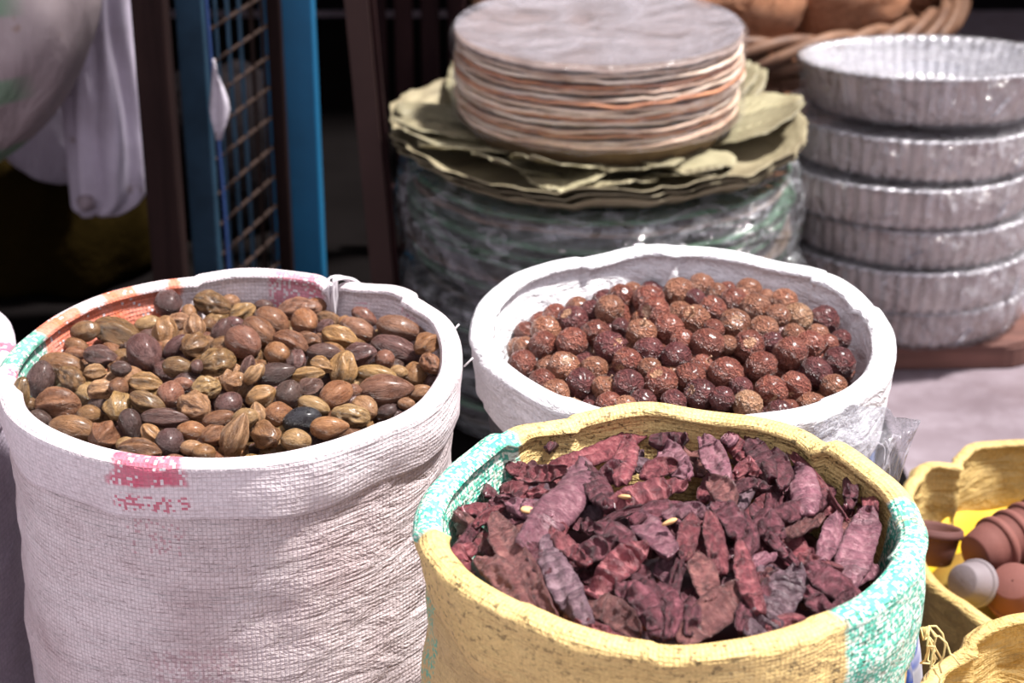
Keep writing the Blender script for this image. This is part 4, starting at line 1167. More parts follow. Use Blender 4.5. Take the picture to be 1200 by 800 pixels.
def bag_mesh(name, rows_spec, n=56, amp=0.01, seed=0.0, freq=5.0, fold=0.0):
    """rows_spec: (cx, cy, z, rx, ry)"""
    rows = []
    for j, (cx, cy, z, rx, ry) in enumerate(rows_spec):
        row = []
        for i in range(n):
            th = TAU * i / n
            c, s = math.cos(th), math.sin(th)
            k = 1 + fold * math.sin(freq * th + seed + 1.3 * nz(z * 6, seed, 2))
            d = amp * nz(c * 2.0 + seed, s * 2.0, z * 9 + seed)
            row.append((cx + (rx * k + d) * c, cy + (ry * k + d) * s, z + 0.4 * amp * nz(c * 3, s * 3 + seed, z * 6)))
        rows.append(row)
    me = grid_mesh(name, rows, n, len(rows), True, uv=lambda i, j: (i / n, j * 0.02))
    bm = bmesh.new(); bm.from_mesh(me)
    bm.verts.ensure_lookup_table()
    bmesh.ops.contextual_create(bm, geom=[bm.verts[i] for i in range(n)])
    bmesh.ops.contextual_create(bm, geom=[bm.verts[(len(rows) - 1) * n + i] for i in range(n)])
    bmesh.ops.recalc_face_normals(bm, faces=bm.faces[:])
    bm.to_mesh(me); bm.free()
    return smooth(me)

def interp_rows(keys, n):
    out = []
    for q in range(n):
        t = q / (n - 1) * (len(keys) - 1)
        a = min(int(t), len(keys) - 2); f = t - a
        f2 = f
        p0 = keys[max(0, a - 1)]; p1 = keys[a]; p2 = keys[a + 1]; p3 = keys[min(len(keys) - 1, a + 2)]
        out.append(tuple(0.5 * (2 * p1[c] + (p2[c] - p0[c]) * f2 + (2 * p0[c] - 5 * p1[c] + 4 * p2[c] - p3[c]) * f2 ** 2 + (3 * p1[c] - p0[c] - 3 * p2[c] + p3[c]) * f2 ** 3) for c in range(5)))
    return out

beam = box('hanging_rail', (-1.2, 2.16, 1.20), (-0.36, 2.20, 1.24), M_BROWNPOST)
tag(beam, 'dark brown wooden rail that the pale sacks hang from', 'rail')

# sack A : plump pale sack with green print, slung so that its bottom slopes down to the left
A = empty('hanging_sack', (-0.594, 2.095, 0.306))
tag(A, 'plump greyish pink sack with green print hanging furthest left', 'sack')
keysA = [(-0.150, 0.0, -0.095, 0.020, 0.020), (-0.135, 0.0, -0.085, 0.075, 0.05), (-0.10, 0.0, -0.030, 0.125, 0.085), (-0.055, 0, 0.04, 0.150, 0.10),
         (-0.015, 0.0, 0.11, 0.148, 0.105), (0.0, 0.01, 0.18, 0.135, 0.10), (-0.02, 0.02, 0.28, 0.10, 0.085), (-0.05, 0.03, 0.42, 0.07, 0.06), (-0.06, 0.05, 0.62, 0.035, 0.03), (-0.06, 0.06, 0.93, 0.015, 0.015)]
me = bag_mesh('sack_body', interp_rows(keysA, 44), 64, 0.016, 1.7, 3, 0.012)
link('sack_body', me, cloth_mat('pale_sack_green_print', (0.30, 0.245, 0.255), (0.19, 0.145, 0.155), True), A)
# sack B : limp pale lavender bag with long folds and a knotted lower corner
B = empty('hanging_sack', (-0.485, 2.235, 0.0))
tag(B, 'limp pale lavender bag with long vertical folds hanging beside the brown post', 'sack')
keysB = [(-0.018, 0, 0.150, 0.006, 0.006), (-0.012, 0, 0.156, 0.030, 0.018), (0.0, 0, 0.178, 0.043, 0.026), (0.002, 0, 0.22, 0.0445, 0.030), (0.002, 0, 0.28, 0.043, 0.030),
         (0.0, 0, 0.36, 0.040, 0.028), (-0.004, 0, 0.46, 0.045, 0.030), (-0.004, 0, 0.60, 0.044, 0.026), (0, 0, 0.90, 0.030, 0.02), (0, -0.02, 1.22, 0.012, 0.012)]
me = bag_mesh('bag_body', interp_rows(keysB, 56), 110, 0.010, 4.1, 7, 0.15)
link('bag_body', me, cloth_mat('pale_lavender_cloth', (0.62, 0.56, 0.68), (0.28, 0.23, 0.28)), B)
kn = empty('knot'); kn.parent = B
bm = bmesh.new(); bmesh.ops.create_uvsphere(bm, u_segments=14, v_segments=10, radius=0.011)
for v in bm.verts: v.co = v.co * (1 + 0.25 * nz(v.co.x * 300, v.co.y * 300, v.co.z * 300)) + Vector((-0.026, -0.024, 0.176))
bpy.data.objects.remove(kn)
bm_obj('knot', bm, cloth_mat('knot_cloth', (0.36, 0.29, 0.33), (0.18, 0.13, 0.14)), B, sm=True)
# small white fold behind
Cc = empty('hanging_sack', (-0.575, 2.31, 0.0))
tag(Cc, 'small pale bag corner seen between the two bigger hanging sacks', 'sack')
keysC = [(0.02, 0, 0.165, 0.008, 0.006), (0.01, 0, 0.180, 0.045, 0.02), (0.0, 0, 0.22, 0.062, 0.03), (0.0, 0, 0.30, 0.055, 0.03), (0.0, 0, 0.5, 0.03, 0.02), (0.0, -0.10, 1.22, 0.012, 0.012)]
link('bag_body', bag_mesh('bag_body', interp_rows(keysC, 30), 48, 0.008, 2.2, 6, 0.05), cloth_mat('pale_cloth', (0.40, 0.36, 0.44), (0.24, 0.2, 0.24)), Cc)

# dark heaped sacks in the shade under them
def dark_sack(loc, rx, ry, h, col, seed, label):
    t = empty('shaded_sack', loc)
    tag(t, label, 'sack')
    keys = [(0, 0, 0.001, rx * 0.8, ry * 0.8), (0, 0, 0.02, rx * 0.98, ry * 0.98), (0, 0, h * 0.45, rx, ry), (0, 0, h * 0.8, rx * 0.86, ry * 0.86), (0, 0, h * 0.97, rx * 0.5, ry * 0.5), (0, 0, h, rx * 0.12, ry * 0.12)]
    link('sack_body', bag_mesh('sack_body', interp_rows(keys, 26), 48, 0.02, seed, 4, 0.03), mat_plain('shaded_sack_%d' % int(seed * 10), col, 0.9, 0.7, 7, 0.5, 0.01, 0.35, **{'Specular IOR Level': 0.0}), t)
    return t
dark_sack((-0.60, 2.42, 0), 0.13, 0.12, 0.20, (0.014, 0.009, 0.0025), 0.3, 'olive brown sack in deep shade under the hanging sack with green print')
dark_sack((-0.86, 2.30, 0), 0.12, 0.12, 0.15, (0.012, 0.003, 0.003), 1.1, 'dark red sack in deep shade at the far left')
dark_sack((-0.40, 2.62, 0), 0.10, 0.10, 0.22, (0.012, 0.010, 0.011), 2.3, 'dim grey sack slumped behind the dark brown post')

# ------------------------------------------------------------------ coconut basket
M_CANE = mat_wood('brown_cane', (0.20, 0.105, 0.062), (0.085, 0.04, 0.025), (30, 30, 30), 0.55, 0.3)
BASK = empty('wicker_basket', (0.300, 2.86, 0))
tag(BASK, 'wide brown wicker basket of husked coconuts behind the plate stacks', 'basket')
RB = 0.345
def br(z): return 0.25 + (RB - 0.25) * min(1.0, z / 0.30) ** 0.8
NST = 40
for k_ in range(15):
    z = 0.012 + k_ * 0.0165
    pts = []
    for i in range(121):
        th = TAU * i / 120
        w = 0.006 * math.sin(NST / 2 * th + PI * k_)
        pts.append(((br(z) + w) * math.cos(th), (br(z) + w) * math.sin(th), z + 0.004 * math.sin(3 * th + k_)))
    tube('weaver', pts, 0.0075, M_CANE, BASK, 6)
for i in range(NST):
    th = TAU * (i + 0.25) / NST
    tube('stake', [(br(z) * math.cos(th), br(z) * math.sin(th), z) for z in (0.0, 0.1, 0.2, 0.285)], 0.005, M_CANE, BASK, 6)
for k_ in range(5):                       # the twisted border: strands that rise and dive round the rim
    pts = []
    for i in range(181):
        th = TAU * i / 180
        ph = 7 * th + TAU * k_ / 5
        pts.append(((RB + 0.004 + 0.014 * math.cos(ph)) * math.cos(th), (RB + 0.004 + 0.014 * math.cos(ph)) * math.sin(th), 0.268 + 0.019 * math.sin(ph)))
    tube('rim_strand', pts, 0.0088, M_CANE, BASK, 7)
bm = bmesh.new(); bmesh.ops.create_cone(bm, cap_ends=True, segments=48, radius1=0.245, radius2=0.245, depth=0.008, matrix=Matrix.Translation((0, 0, 0.006)))
bm_obj('basket_base', bm, M_CANE, BASK)

def husk_mat():
    k = NT('coconut_husk')
    co = k.coord()
    v = k.mapping(co, (26, 26, 5))
    n1 = k.noise(v, 1.0, 6, 0.7, 1.2)
    n2 = k.noise(co, 11, 3)
    col = k.ramp(n1, [(0.3, (0.20, 0.070, 0.030)), (0.5, (0.46, 0.195, 0.095)), (0.7, (0.66, 0.36, 0.21))])
    col = k.mix(k.mapr(n2, 0.5, 0.7, 0, 0.5), col, (0.15, 0.05, 0.022))
    k.principled(col, 0.85, k.bump(n1, 0.9, 0.006))
    return k.m
M_HUSK = husk_mat()
def coconut_mesh(seed):
    bm = bmesh.new(); bmesh.ops.create_uvsphere(bm, u_segments=36, v_segments=24, radius=1.0)
    for v in bm.verts:
        c = v.co.copy(); th = math.atan2(c.y, c.x)
        r = 1 + 0.05 * math.cos(3 * th + seed) + 0.05 * nz(c.x * 3 + seed, c.y * 3, c.z * 1.2) + 0.03 * nz(c.x * 11, c.y * 11 + seed, c.z * 2.5)
        v.co = Vector((c.x * r, c.y * r, c.z * 1.2 * r * (1 + 0.12 * max(0, c.z))))
    me = bpy.data.meshes.new('coconut'); bm.to_mesh(me); bm.free()
    return smooth(me)
def tuft_mesh(seed, n=70):
    rnd = random.Random(seed); bm = bmesh.new()
    for _ in range(n):
        th = rnd.uniform(0, TAU); z = rnd.uniform(0.2, 1.25)
        base = Vector((math.cos(th) * 0.8, math.sin(th) * 0.8, z * 0.7))
        d = Vector((math.cos(th) * 0.45 + rnd.uniform(-.3, .3), math.sin(th) * 0.45 + rnd.uniform(-.3, .3), rnd.uniform(0.1, 0.7)))
        side = d.cross(Vector((0, 0, 1))).normalized() * 0.03
        a = bm.verts.new(base - side); b = bm.verts.new(base + side); c = bm.verts.new(base + d * 0.6 + side * 0.5); e = bm.verts.new(base + d)
        bm.faces.new((a, b, c)); bm.faces.new((a, c, e))
    me = bpy.data.meshes.new('husk_fibre'); bm.to_mesh(me); bm.free()
    return me
coco_me = [coconut_mesh(s) for s in (0.0, 2.1, 4.4)]
tuft_me = [tuft_mesh(s) for s in (1, 2, 3)]
cocos = [  # x, y, z, r, rx, ry, label
    (0.085, 2.69, 0.275, 0.062, 70, 20, 'brown husked coconut peeping over the left back of the film-wrapped plate stack'),
    (0.215, 2.66, 0.285, 0.066, 80, 70, 'husked coconut just right of the wrapped plate stack top, at the basket front'),
    (0.335, 2.68, 0.290, 0.074, 85, -60, 'large orange-brown husked coconut in the front middle of the basket'),
    (0.470, 2.71, 0.290, 0.072, 75, 80, 'pale orange husked coconut against the right front rim of the basket'),
    (0.565, 2.83, 0.285, 0.064, 70, 30, 'husked coconut at the far right inside the basket'),
    (0.15, 2.80, 0.345, 0.066, 60, -40, 'husked coconut behind the front row, above the wrapped stack'),
    (0.285, 2.82, 0.355, 0.068, 75, 15, 'upper husked coconut in the middle of the basket heap'),
    (0.425, 2.84, 0.350, 0.070, 80, 110, 'upper husked coconut right of the middle of the basket heap'),
    (0.30, 2.98, 0.36, 0.068, 60, 50, 'husked coconut furthest back on the basket heap'),
]
for i, (x, y, z, r, ax, az, lab) in enumerate(cocos):
    c = link('husked_coconut', coco_me[i % 3], M_HUSK)
    c.location = (x, y, z); c.scale = (r * 0.88, r * 0.88, r * 0.88); c.rotation_euler = (math.radians(ax), 0, math.radians(az))
    tag(c, lab, 'coconut', 'husked coconuts in the wicker basket')
    f = link('husk_fibre', tuft_me[i % 3], M_HUSK, c); f['kind'] = 'stuff'
# lower layer that carries them
bm = bmesh.new()
rnd = random.Random(5)
for i in range(14):
    th = TAU * i / 14 + 0.2; rr = 0.20 if i % 3 else 0.08
    r_ = bmesh.ops.create_icosphere(bm, subdivisions=2, radius=0.075, matrix=Matrix.Translation((0.30 + rr * math.cos(th), 2.86 + rr * math.sin(th), 0.17)))
o = bm_obj('coconut_filling', bm, M_HUSK, None, sm=True)
tag(o, 'lower coconuts filling the basket beneath the visible ones', 'coconuts', kind='stuff')

# ------------------------------------------------------------------ leaf plates
def plate_mesh(name, r, depth, rim, seed, wav=0.002, thick=0.0012, n=84, ragged=0.0):
    """shallow pressed plate with an upturned wavy rim, closed shell"""
    top = [(0.001, 0), (r * 0.5, 0.0), (r * 0.80, 0.0006), (r * 0.88, depth * 0.25), (r * 0.95, depth * 0.72), (r * 0.985, depth * 0.96), (r, depth)]
    prof = top + [(r + thick * 0.3, depth - thick)] + [(max(0.001, a - thick * 0.2), z - thick) for a, z in reversed(top[:-1])]
    def fn(th, j, rr, z):
        w = (rr / r) ** 4
        dz = w * wav * (nz(math.cos(th) * 3 + seed, math.sin(th) * 3, seed) + 0.6 * nz(math.cos(th) * 9 + seed, math.sin(th) * 9, 3))
        k = 1 + w * (0.012 * nz(math.cos(th) * 2, math.sin(th) * 2 + seed, 7) + ragged * nz(math.cos(th) * 11 + seed, math.sin(th) * 11, 1))
        return (rr * k * math.cos(th), rr * k * math.sin(th), z + dz)
    return lathe_mesh(name, prof, n, fn)

def leafplate_mat(name, c1, c2, edge):
    k = NT(name)
    co = k.coord()
    sxyz = k.node('ShaderNodeSeparateXYZ'); k.put(sxyz.inputs[0], co)
    ang = k.math('ARCTAN2', sxyz.outputs[1], sxyz.outputs[0])
    cv = k.node('ShaderNodeCombineXYZ'); k.put(cv.inputs[0], k.math('MULTIPLY', ang, 2.2)); k.put(cv.inputs[1], k.math('MULTIPLY', sxyz.outputs[2], 90))
    oi = k.node('ShaderNodeObjectInfo'); k.put(cv.inputs[2], k.math('MULTIPLY', oi.outputs['Random'], 31))
    n1 = k.noise(cv.outputs[0], 1.1, 5, 0.65, 0.3)
    col = k.ramp(n1, [(0.32, c2), (0.5, c1), (0.68, edge)])
    n2 = k.noise(co, 24, 4)
    col = k.mix(k.mapr(n2, 0.55, 0.7, 0, 0.35), col, c2)
    hsv = k.node('ShaderNodeHueSaturation'); k.put(hsv.inputs['Color'], col); k.put(hsv.inputs['Value'], k.mapr(oi.outputs['Random'], 0, 1, 0.8, 1.15))
    k.principled(hsv.outputs[0], 0.7, k.bump(n2, 0.3, 0.002))
    return k.m
LP = Vector((0.095, 2.100, 0.0))
M_LP_TAN = leafplate_mat('dry_leaf_tan', (0.66, 0.46, 0.33), (0.30, 0.15, 0.09), (0.84, 0.68, 0.54))
M_LP_PALE = leafplate_mat('dry_leaf_pale', (0.80, 0.66, 0.52), (0.40, 0.24, 0.15), (0.90, 0.80, 0.67))
M_LP_TOP = leafplate_mat('dry_leaf_top', (0.27, 0.20, 0.17), (0.19, 0.135, 0.11), (0.33, 0.26, 0.23))
M_LP_ORANGE = leafplate_mat('dry_leaf_orange', (0.50, 0.22, 0.11), (0.24, 0.09, 0.05), (0.62, 0.36, 0.22))
M_LP_KHAKI = leafplate_mat('dry_leaf_khaki', (0.25, 0.21, 0.125), (0.12, 0.092, 0.052), (0.36, 0.31, 0.20))
M_LP_GREEN = leafplate_mat('green_leaf', (0.05, 0.15, 0.075), (0.018, 0.035, 0.022), (0.09, 0.16, 0.09))
M_LP_GREENB = leafplate_mat('bright_green_leaf', (0.05, 0.17, 0.075), (0.02, 0.05, 0.03), (0.12, 0.24, 0.13))
M_LP_DARK = leafplate_mat('shade_painted_leaf', (0.030, 0.028, 0.024), (0.012, 0.012, 0.011), (0.05, 0.05, 0.042))  # plate colour darkened: shade painted into the lower bundles
M_LP_SHADEB = leafplate_mat('shade_painted_brown_leaf', (0.07, 0.048, 0.038), (0.02, 0.014, 0.012), (0.11, 0.085, 0.07))  # brown plate colour with the lower bundles' shade painted in
M_LP_BROWN = leafplate_mat('brown_leaf_edge', (0.20, 0.13, 0.095), (0.07, 0.04, 0.03), (0.30, 0.22, 0.17))
M_LP_BARK = leafplate_mat('deep_brown_leaf', (0.145, 0.095, 0.05), (0.10, 0.06, 0.03), (0.17, 0.115, 0.065))

order = ['top', 'second', 'third', 'fourth', 'fifth', 'sixth', 'seventh', 'eighth', 'ninth', 'tenth', 'eleventh', 'twelfth', 'thirteenth', 'fourteenth', 'fifteenth', 'sixteenth', 'seventeenth', 'eighteenth']
NP = 16
zb0 = 0.300
rnd = random.Random(21)
for i in range(NP):                      # 0 is lowest
    z = zb0 + 0.021 + i * 0.0060
    r = 0.1585 - 0.0005 * abs(i - 9) + rnd.uniform(-0.0022, 0.0022) - (0.0 if i else 0.002)
    me = plate_mesh('leaf_plate', r, 0.0085 + rnd.uniform(-0.001, 0.002), 0, i * 3.7, 0.0030, 0.0032)
    o = link('leaf_plate', me, M_LP_TOP if i == NP - 1 else [M_LP_TAN, M_LP_PALE, M_LP_PALE, M_LP_TAN, M_LP_ORANGE][(i * 3 + i // 4) % 5])
    o.location = LP + Vector((rnd.uniform(-.0015, .0015), rnd.uniform(-.0015, .0015), z)); o.rotation_euler = (0, 0, rnd.uniform(0, TAU))
    name = order[NP - 1 - i]
    tag(o, '%s dry leaf plate %sin the film-wrapped stack' % (name, 'from the top ' if i != NP - 1 else ''), 'plate', 'dry leaf plates in the film-wrapped stack')
bowl = link('leaf_bowl', plate_mesh('leaf_bowl', 0.157, 0.030, 0, 9.1, 0.003, 0.002), M_LP_BARK)
bowl.location = LP + Vector((0, 0, zb0 + 0.001))
tag(bowl, 'deep olive brown leaf plate at the very bottom of the film-wrapped stack', 'plate')

# shrink film round the upper stack
ztop = zb0 + 0.021 + (NP - 1) * 0.0060 + 0.0125
prof = [(0.002, ztop - 0.005), (0.06, ztop - 0.0045), (0.12, ztop - 0.0035), (0.148, ztop - 0.0005), (0.158, ztop + 0.0015), (0.1625, ztop - 0.003), (0.1635, ztop - 0.012)] + \
       [(0.1632 - 0.0012 * math.sin(q / 9 * PI), ztop - 0.012 - (ztop - 0.012 - zb0 - 0.031) * q / 9) for q in range(1, 10)]
def film_fn(th, j, r, z):
    w = 0.0012 * nz(math.cos(th) * 4, math.sin(th) * 4, z * 25) + 0.0009 * nz(math.cos(th) * 14, math.sin(th) * 14, z * 10)
    if r < 0.14: w = 0
    seam = 0.0045 * math.exp(-((math.degrees(th) - 243) / 1.6) ** 2) if r > 0.10 else 0
    return ((r + w + seam) * math.cos(th), (r + w + seam) * math.sin(th), z + (0.0010 * nz(math.cos(th) * r * 30, math.sin(th) * r * 30, 4) if r < 0.15 else 0) + (0.006 * nz(math.cos(th) * 3, math.sin(th) * 3, 9) if z < zb0 + 0.034 else 0))
film = link('plastic_wrap', lathe_mesh('plastic_wrap', prof, 180, film_fn), mat_film('stretch_film', 0.06, (0.97, 0.96, 0.97), 0.12, 30, 0.6, 0.55, (0.62, 0.59, 0.60), glint_streak=1.2))
film.location = LP
top_film = link('top_sheet', lathe_mesh('top_sheet', [(0.002, ztop - 0.0042), (0.08, ztop - 0.0038), (0.125, ztop - 0.0028), (0.150, ztop + 0.0002), (0.158, ztop + 0.0018)], 90), mat_film('milky_film', 0.55, (0.95, 0.94, 0.97), 0.16, 12, 0.5, 1.0, (0.36, 0.335, 0.37), glint_streak=0.25), film)
tag(film, 'clear stretch film with a vertical seam around the tall stack of leaf plates', 'plastic wrap')

# khaki plate of big stitched leaves under it
khaki_z = zb0 - 0.006
KH = empty('stitched_leaf_plate', LP + Vector((0, 0, khaki_z)))
tag(KH, 'big khaki plate of ragged stitched leaves under the film-wrapped stack', 'plate')
link('plate_base', plate_mesh('plate_base', 0.232, 0.022, 0, 5.5, 0.010, 0.0012, 120, 0.035), M_LP_KHAKI, KH)
def leaf_mesh(name, L, W, curl, seed, fold=0.25):
    rows = []
    nv, nu = 13, 9
    for j in range(nv):
        t = j / (nv - 1)
        w = W * math.sin(PI * min(1, 0.04 + t * 0.93)) ** 0.62
        row = []
        for i in range(nu):
            s = i / (nu - 1) * 2 - 1
            x = L * t; y = s * w * (1 + 0.08 * nz(t * 7 + seed, s, 1))
            z = abs(s) * w * fold * 0.4 + curl * t * t * L + 0.004 * nz(t * 4 + seed, s * 2, seed) + 0.0025 * math.cos(t * 26) * abs(s) * 0.4
            row.append((x, y, z))
        rows.append(row)
    return grid_mesh(name, rows, nu, nv, uv=lambda i, j: (i / (nu - 1), j / (nv - 1)))
def leaf_mat(name, c1, c2):
    k = NT(name)
    uv = k.coord('UV'); co = k.coord()
    sx = k.node('ShaderNodeSeparateXYZ'); k.put(sx.inputs[0], uv)
    s = k.math('ABSOLUTE', k.math('SUBTRACT', sx.outputs[0], 0.5))
    vein = k.math('SINE', k.math('MULTIPLY', k.math('SUBTRACT', sx.outputs[1], k.math('MULTIPLY', s, 0.55)), 70))
    vm = k.mapr(vein, 0.86, 1.0, 0, 0.35)
    mid = k.mapr(s, 0.0, 0.03, 0.7, 0)
    n1 = k.noise(co, 14, 5, 0.6)
    col = k.mix(k.mapr(n1, 0.35, 0.7), c1, c2)
    col = k.mix(k.math('ADD', vm, mid, clamp=True), col, tuple(min(1, c * 1.5) for c in c1))
    oi = k.node('ShaderNodeObjectInfo')
    hsv = k.node('ShaderNodeHueSaturation'); k.put(hsv.inputs['Color'], col); k.put(hsv.inputs['Value'], k.mapr(oi.outputs['Random'], 0, 1, 0.75, 1.2))
    k.principled(hsv.outputs[0], 0.6, k.bump(k.math('ADD', vein, k.math('MULTIPLY', n1, 3)), 0.35, 0.0015))
    return k.m
M_LEAF = leaf_mat('khaki_leaf', (0.33, 0.30, 0.185), (0.20, 0.17, 0.10))
leaf_protos = [leaf_mesh('leaf', 0.125, 0.048, c, s, f) for (c, s, f) in ((0.16, 1.0, 0.25), (0.02, 2.7, 0.5), (0.22, 5.1, 0.1), (0.10, 8.8, -0.2))]
leaf_list = [(a, 0.100 + 0.006 * ((i * 7) % 3), ((i * 5) % 4)) for i, a in enumerate(range(0, 360, 24))]
leaf_list += [(35, 0.112, 2), (20, 0.115, 0), (52, 0.112, 1), (300, 0.106, 3), (264, 0.106, 2), (250, 0.107, 1), (196, 0.110, 0)]
for i, (a, rr, kx) in enumerate(leaf_list):
    lf = link('leaf', leaf_protos[kx], M_LEAF, KH)
    th = math.radians(a + 5 * math.sin(i * 2.3))
    lf.location = (rr * math.cos(th), rr * math.sin(th), 0.003 + 0.0016 * (i % 5))
    lf.rotation_euler = (0.10 * math.sin(i * 1.7), -0.10, th + 0.45 * math.sin(i * 1.9))
    sm_ = lf.modifiers.new('thickness', 'SOLIDIFY'); sm_.thickness = 0.0009
# a second and third khaki plate below it
for q, (dz, rr) in enumerate(((-0.007, 0.230), (-0.014, 0.226))):
    o = link('stitched_leaf_plate', plate_mesh('stitched_leaf_plate', rr, 0.022, 0, 5.5, 0.010, 0.0012, 120, 0.035), M_LP_KHAKI)
    o.location = LP + Vector((0, 0, khaki_z + dz)); o.rotation_euler = (0, 0, 0.03 * (q + 1))
    tag(o, ('second' if q == 0 else 'third') + ' khaki leaf plate, edge showing under the ragged stitched one', 'plate', 'khaki stitched leaf plates')

# wrapped bundles of green leaf plates below
bundles = [(0.172, 0.108, 0.226, 0.004, 7, 'upper', 0.0), (0.086, 0.082, 0.230, 0.010, 6, 'middle', 0.004), (0.003, 0.080, 0.222, -0.004, 6, 'lowest', -0.004)]
M_FILM_B = mat_film('crinkled_film', 0.13, (0.92, 0.95, 0.94), 0.09, 13, 1.5, 1.8, (0.60, 0.60, 0.64), 3.2)
for (z0, hh, rr, dx, n_, nm, dy) in bundles:
    for i in range(n_):
        z = z0 + 0.003 + i * (hh - 0.016) / (n_ - 1)
        r2 = rr - 0.010 + 0.004 * math.sin(i * 2.1) - 0.006 * (abs(i - (n_ - 1) / 2) / n_)
        me = plate_mesh('green_leaf_plate', r2, 0.0085, 0, i * 2.9 + z0 * 50, 0.0035, 0.0042, 96, 0.01)
        o = link('green_leaf_plate', me, ([M_LP_GREEN, M_LP_BROWN, M_LP_GREEN, M_LP_GREENB] if nm == 'upper' else [M_LP_DARK, M_LP_SHADEB, M_LP_GREEN, M_LP_DARK])[i % 4])
        o.location = LP + Vector((dx, dy, z)); o.rotation_euler = (0.006 * math.sin(i), 0.006 * math.cos(i * 1.7), i * 1.3)
        tag(o, '%s of the green-brown leaf plates in the %s film-wrapped bundle' % (order[n_ - 1 - i] if i != n_ - 1 else 'topmost', nm), 'plate', 'leaf plates in the %s wrapped bundle' % nm)
    prof = [(0.10, z0 + hh), (rr - 0.05, z0 + hh), (rr - 0.012, z0 + hh - 0.004)] + [(rr - 0.012 + 0.014 * math.sin(q / 10 * PI) ** 0.5, z0 + hh - 0.004 - (hh - 0.008) * q / 10) for q in range(1, 10)] + [(rr - 0.012, z0 + 0.004), (rr - 0.04, z0 + 0.001), (0.10, z0 + 0.001)]
    def bf(th, j, r, z, z0=z0, rr=rr):
        w = 0
        if r > rr - 0.06:
            w = 0.0055 * nz(math.cos(th) * 7 + z0 * 9, math.sin(th) * 7, z * 30) + 0.004 * nz(math.cos(th) * 18, math.sin(th) * 18 + z0 * 90, z * 60)
        return ((r + w + 0.003) * math.cos(th), (r + w + 0.003) * math.sin(th), z)
    f = link('plastic_wrap', lathe_mesh('plastic_wrap', prof, 200, bf), M_FILM_B)
    f.location = LP + Vector((dx, dy, 0))
    tag(f, 'crinkled clear film around the %s bundle of green leaf plates' % nm, 'plastic wrap')
# a loose tail of film down the left front of the bundles
rows = []
for j in range(12):
    t = j / 11
    rows.append([(LP.x + 0.236 * math.cos(math.radians(214 + 16 * s + 22 * t)) , LP.y + 0.236 * math.sin(math.radians(214 + 16 * s + 22 * t)) - 0.006 * math.sin(s * 9 + t * 5), 0.272 - 0.105 * t - 0.03 * s * (1 - t)) for s in [i / 10 for i in range(11)]])
tail = link('plastic_wrap', grid_mesh('film_tail', rows, 11, 12), mat_film('film_tail', 0.12, (0.9, 0.9, 0.93), 0.1, 40, 1.0))
tag(tail, 'loose crumpled film flap on the left front of the wrapped leaf plate bundles', 'plastic wrap')

# ------------------------------------------------------------------ foil plate stack on its board
M_BOARD = mat_wood('red_brown_board', (0.145, 0.066, 0.052), (0.06, 0.028, 0.024), (4, 50, 50), 0.75, 0.5)
bm = bmesh.new()
outline = []
for (cx, cy, a0) in ((0.585, 2.16, -90), (0.595, 2.35, 0), (0.30, 2.36, 90), (0.30, 2.15, 180)):
    for q in range(7):
        a = math.radians(a0 + 15 * q); outline.append((cx + 0.045 * math.cos(a) + 0.003 * nz(a * 3, 1, 1), cy + 0.045 * math.sin(a)))
vb = [bm.verts.new((x, y, 0.002)) for x, y in outline]; vt = [bm.verts.new((x, y, 0.030 + 0.001 * nz(x * 30, y * 30, 0))) for x, y in outline]
bm.faces.new(vb[::-1]); bm.faces.new(vt)
for i in range(len(vb)):
    j = (i + 1) % len(vb); bm.faces.new((vb[i], vb[j], vt[j], vt[i]))
bmesh.ops.bevel(bm, geom=[e for e in bm.edges if e.verts[0].co.z > 0.02 and e.verts[1].co.z > 0.02], offset=0.004, segments=2, affect='EDGES')
board = bm_obj('wooden_board', bm, M_BOARD, sm=False)
tag(board, 'reddish brown wooden board with a rounded corner under the foil plate stack', 'board')

def foil_mat(name, col, metal, rough):
    k = NT(name)
    co = k.coord()
    n1 = k.noise(co, 35, 4)
    k.principled(k.mix(k.mapr(n1, 0.4, 0.7, 0, 0.35), col, tuple(c * 0.72 for c in col)), rough, k.bump(n1, 0.25, 0.002), Metallic=metal)
    return k.m
M_FOIL = foil_mat('silver_foil', (0.74, 0.74, 0.77), 0.55, 0.30)
M_FOILG = foil_mat('grey_foil_side', (0.50, 0.42, 0.395), 0.2, 0.42)
M_FILM_A = mat_film('foil_pack_film', 0.16, (0.95, 0.94, 0.95), 0.12, 24, 1.6, 1.3, (0.66, 0.64, 0.68))
NF = 64
def foil_shell(name, rb, rt, h, rim, inner, nlip=5):
    """fluted plate pack: nested fluted sides outside, one fluted inside, rolled rim"""
    prof = [(0.002, 0.0), (rb * 0.9, 0.0), (rb, 0.003)]
    for q in range(1, 9):
        t = q / 8
        prof.append((rb + (rt - rb) * t ** 0.8, 0.003 + (h - 0.006) * t))
    prof += [(rt + rim, h - 0.002), (rt + rim + 0.001, h), (rt + rim * 0.4, h + 0.0012), (rt - 0.003, h - 0.002)]
    for q in range(1, 7):
        t = q / 6
        prof.append((rt - 0.003 - (rt - rb) * t ** 1.2 * 0.9, h - 0.002 - (h - inner) * t))
    prof += [(rb * 0.7, inner), (0.002, inner)]
    def fn(th, j, r, z):
        side = 1.0 if (r > rb * 0.97) else 0.15
        k = 0.0022 * side * math.cos(NF * th)
        nest = 0.0008 * math.cos(z / h * TAU * nlip) * side
        return ((r + k + nest) * math.cos(th), (r + k + nest) * math.sin(th), z)
    return lathe_mesh(name, prof, NF * 5, fn)
FP = Vector((0.482, 2.235, 0.0))
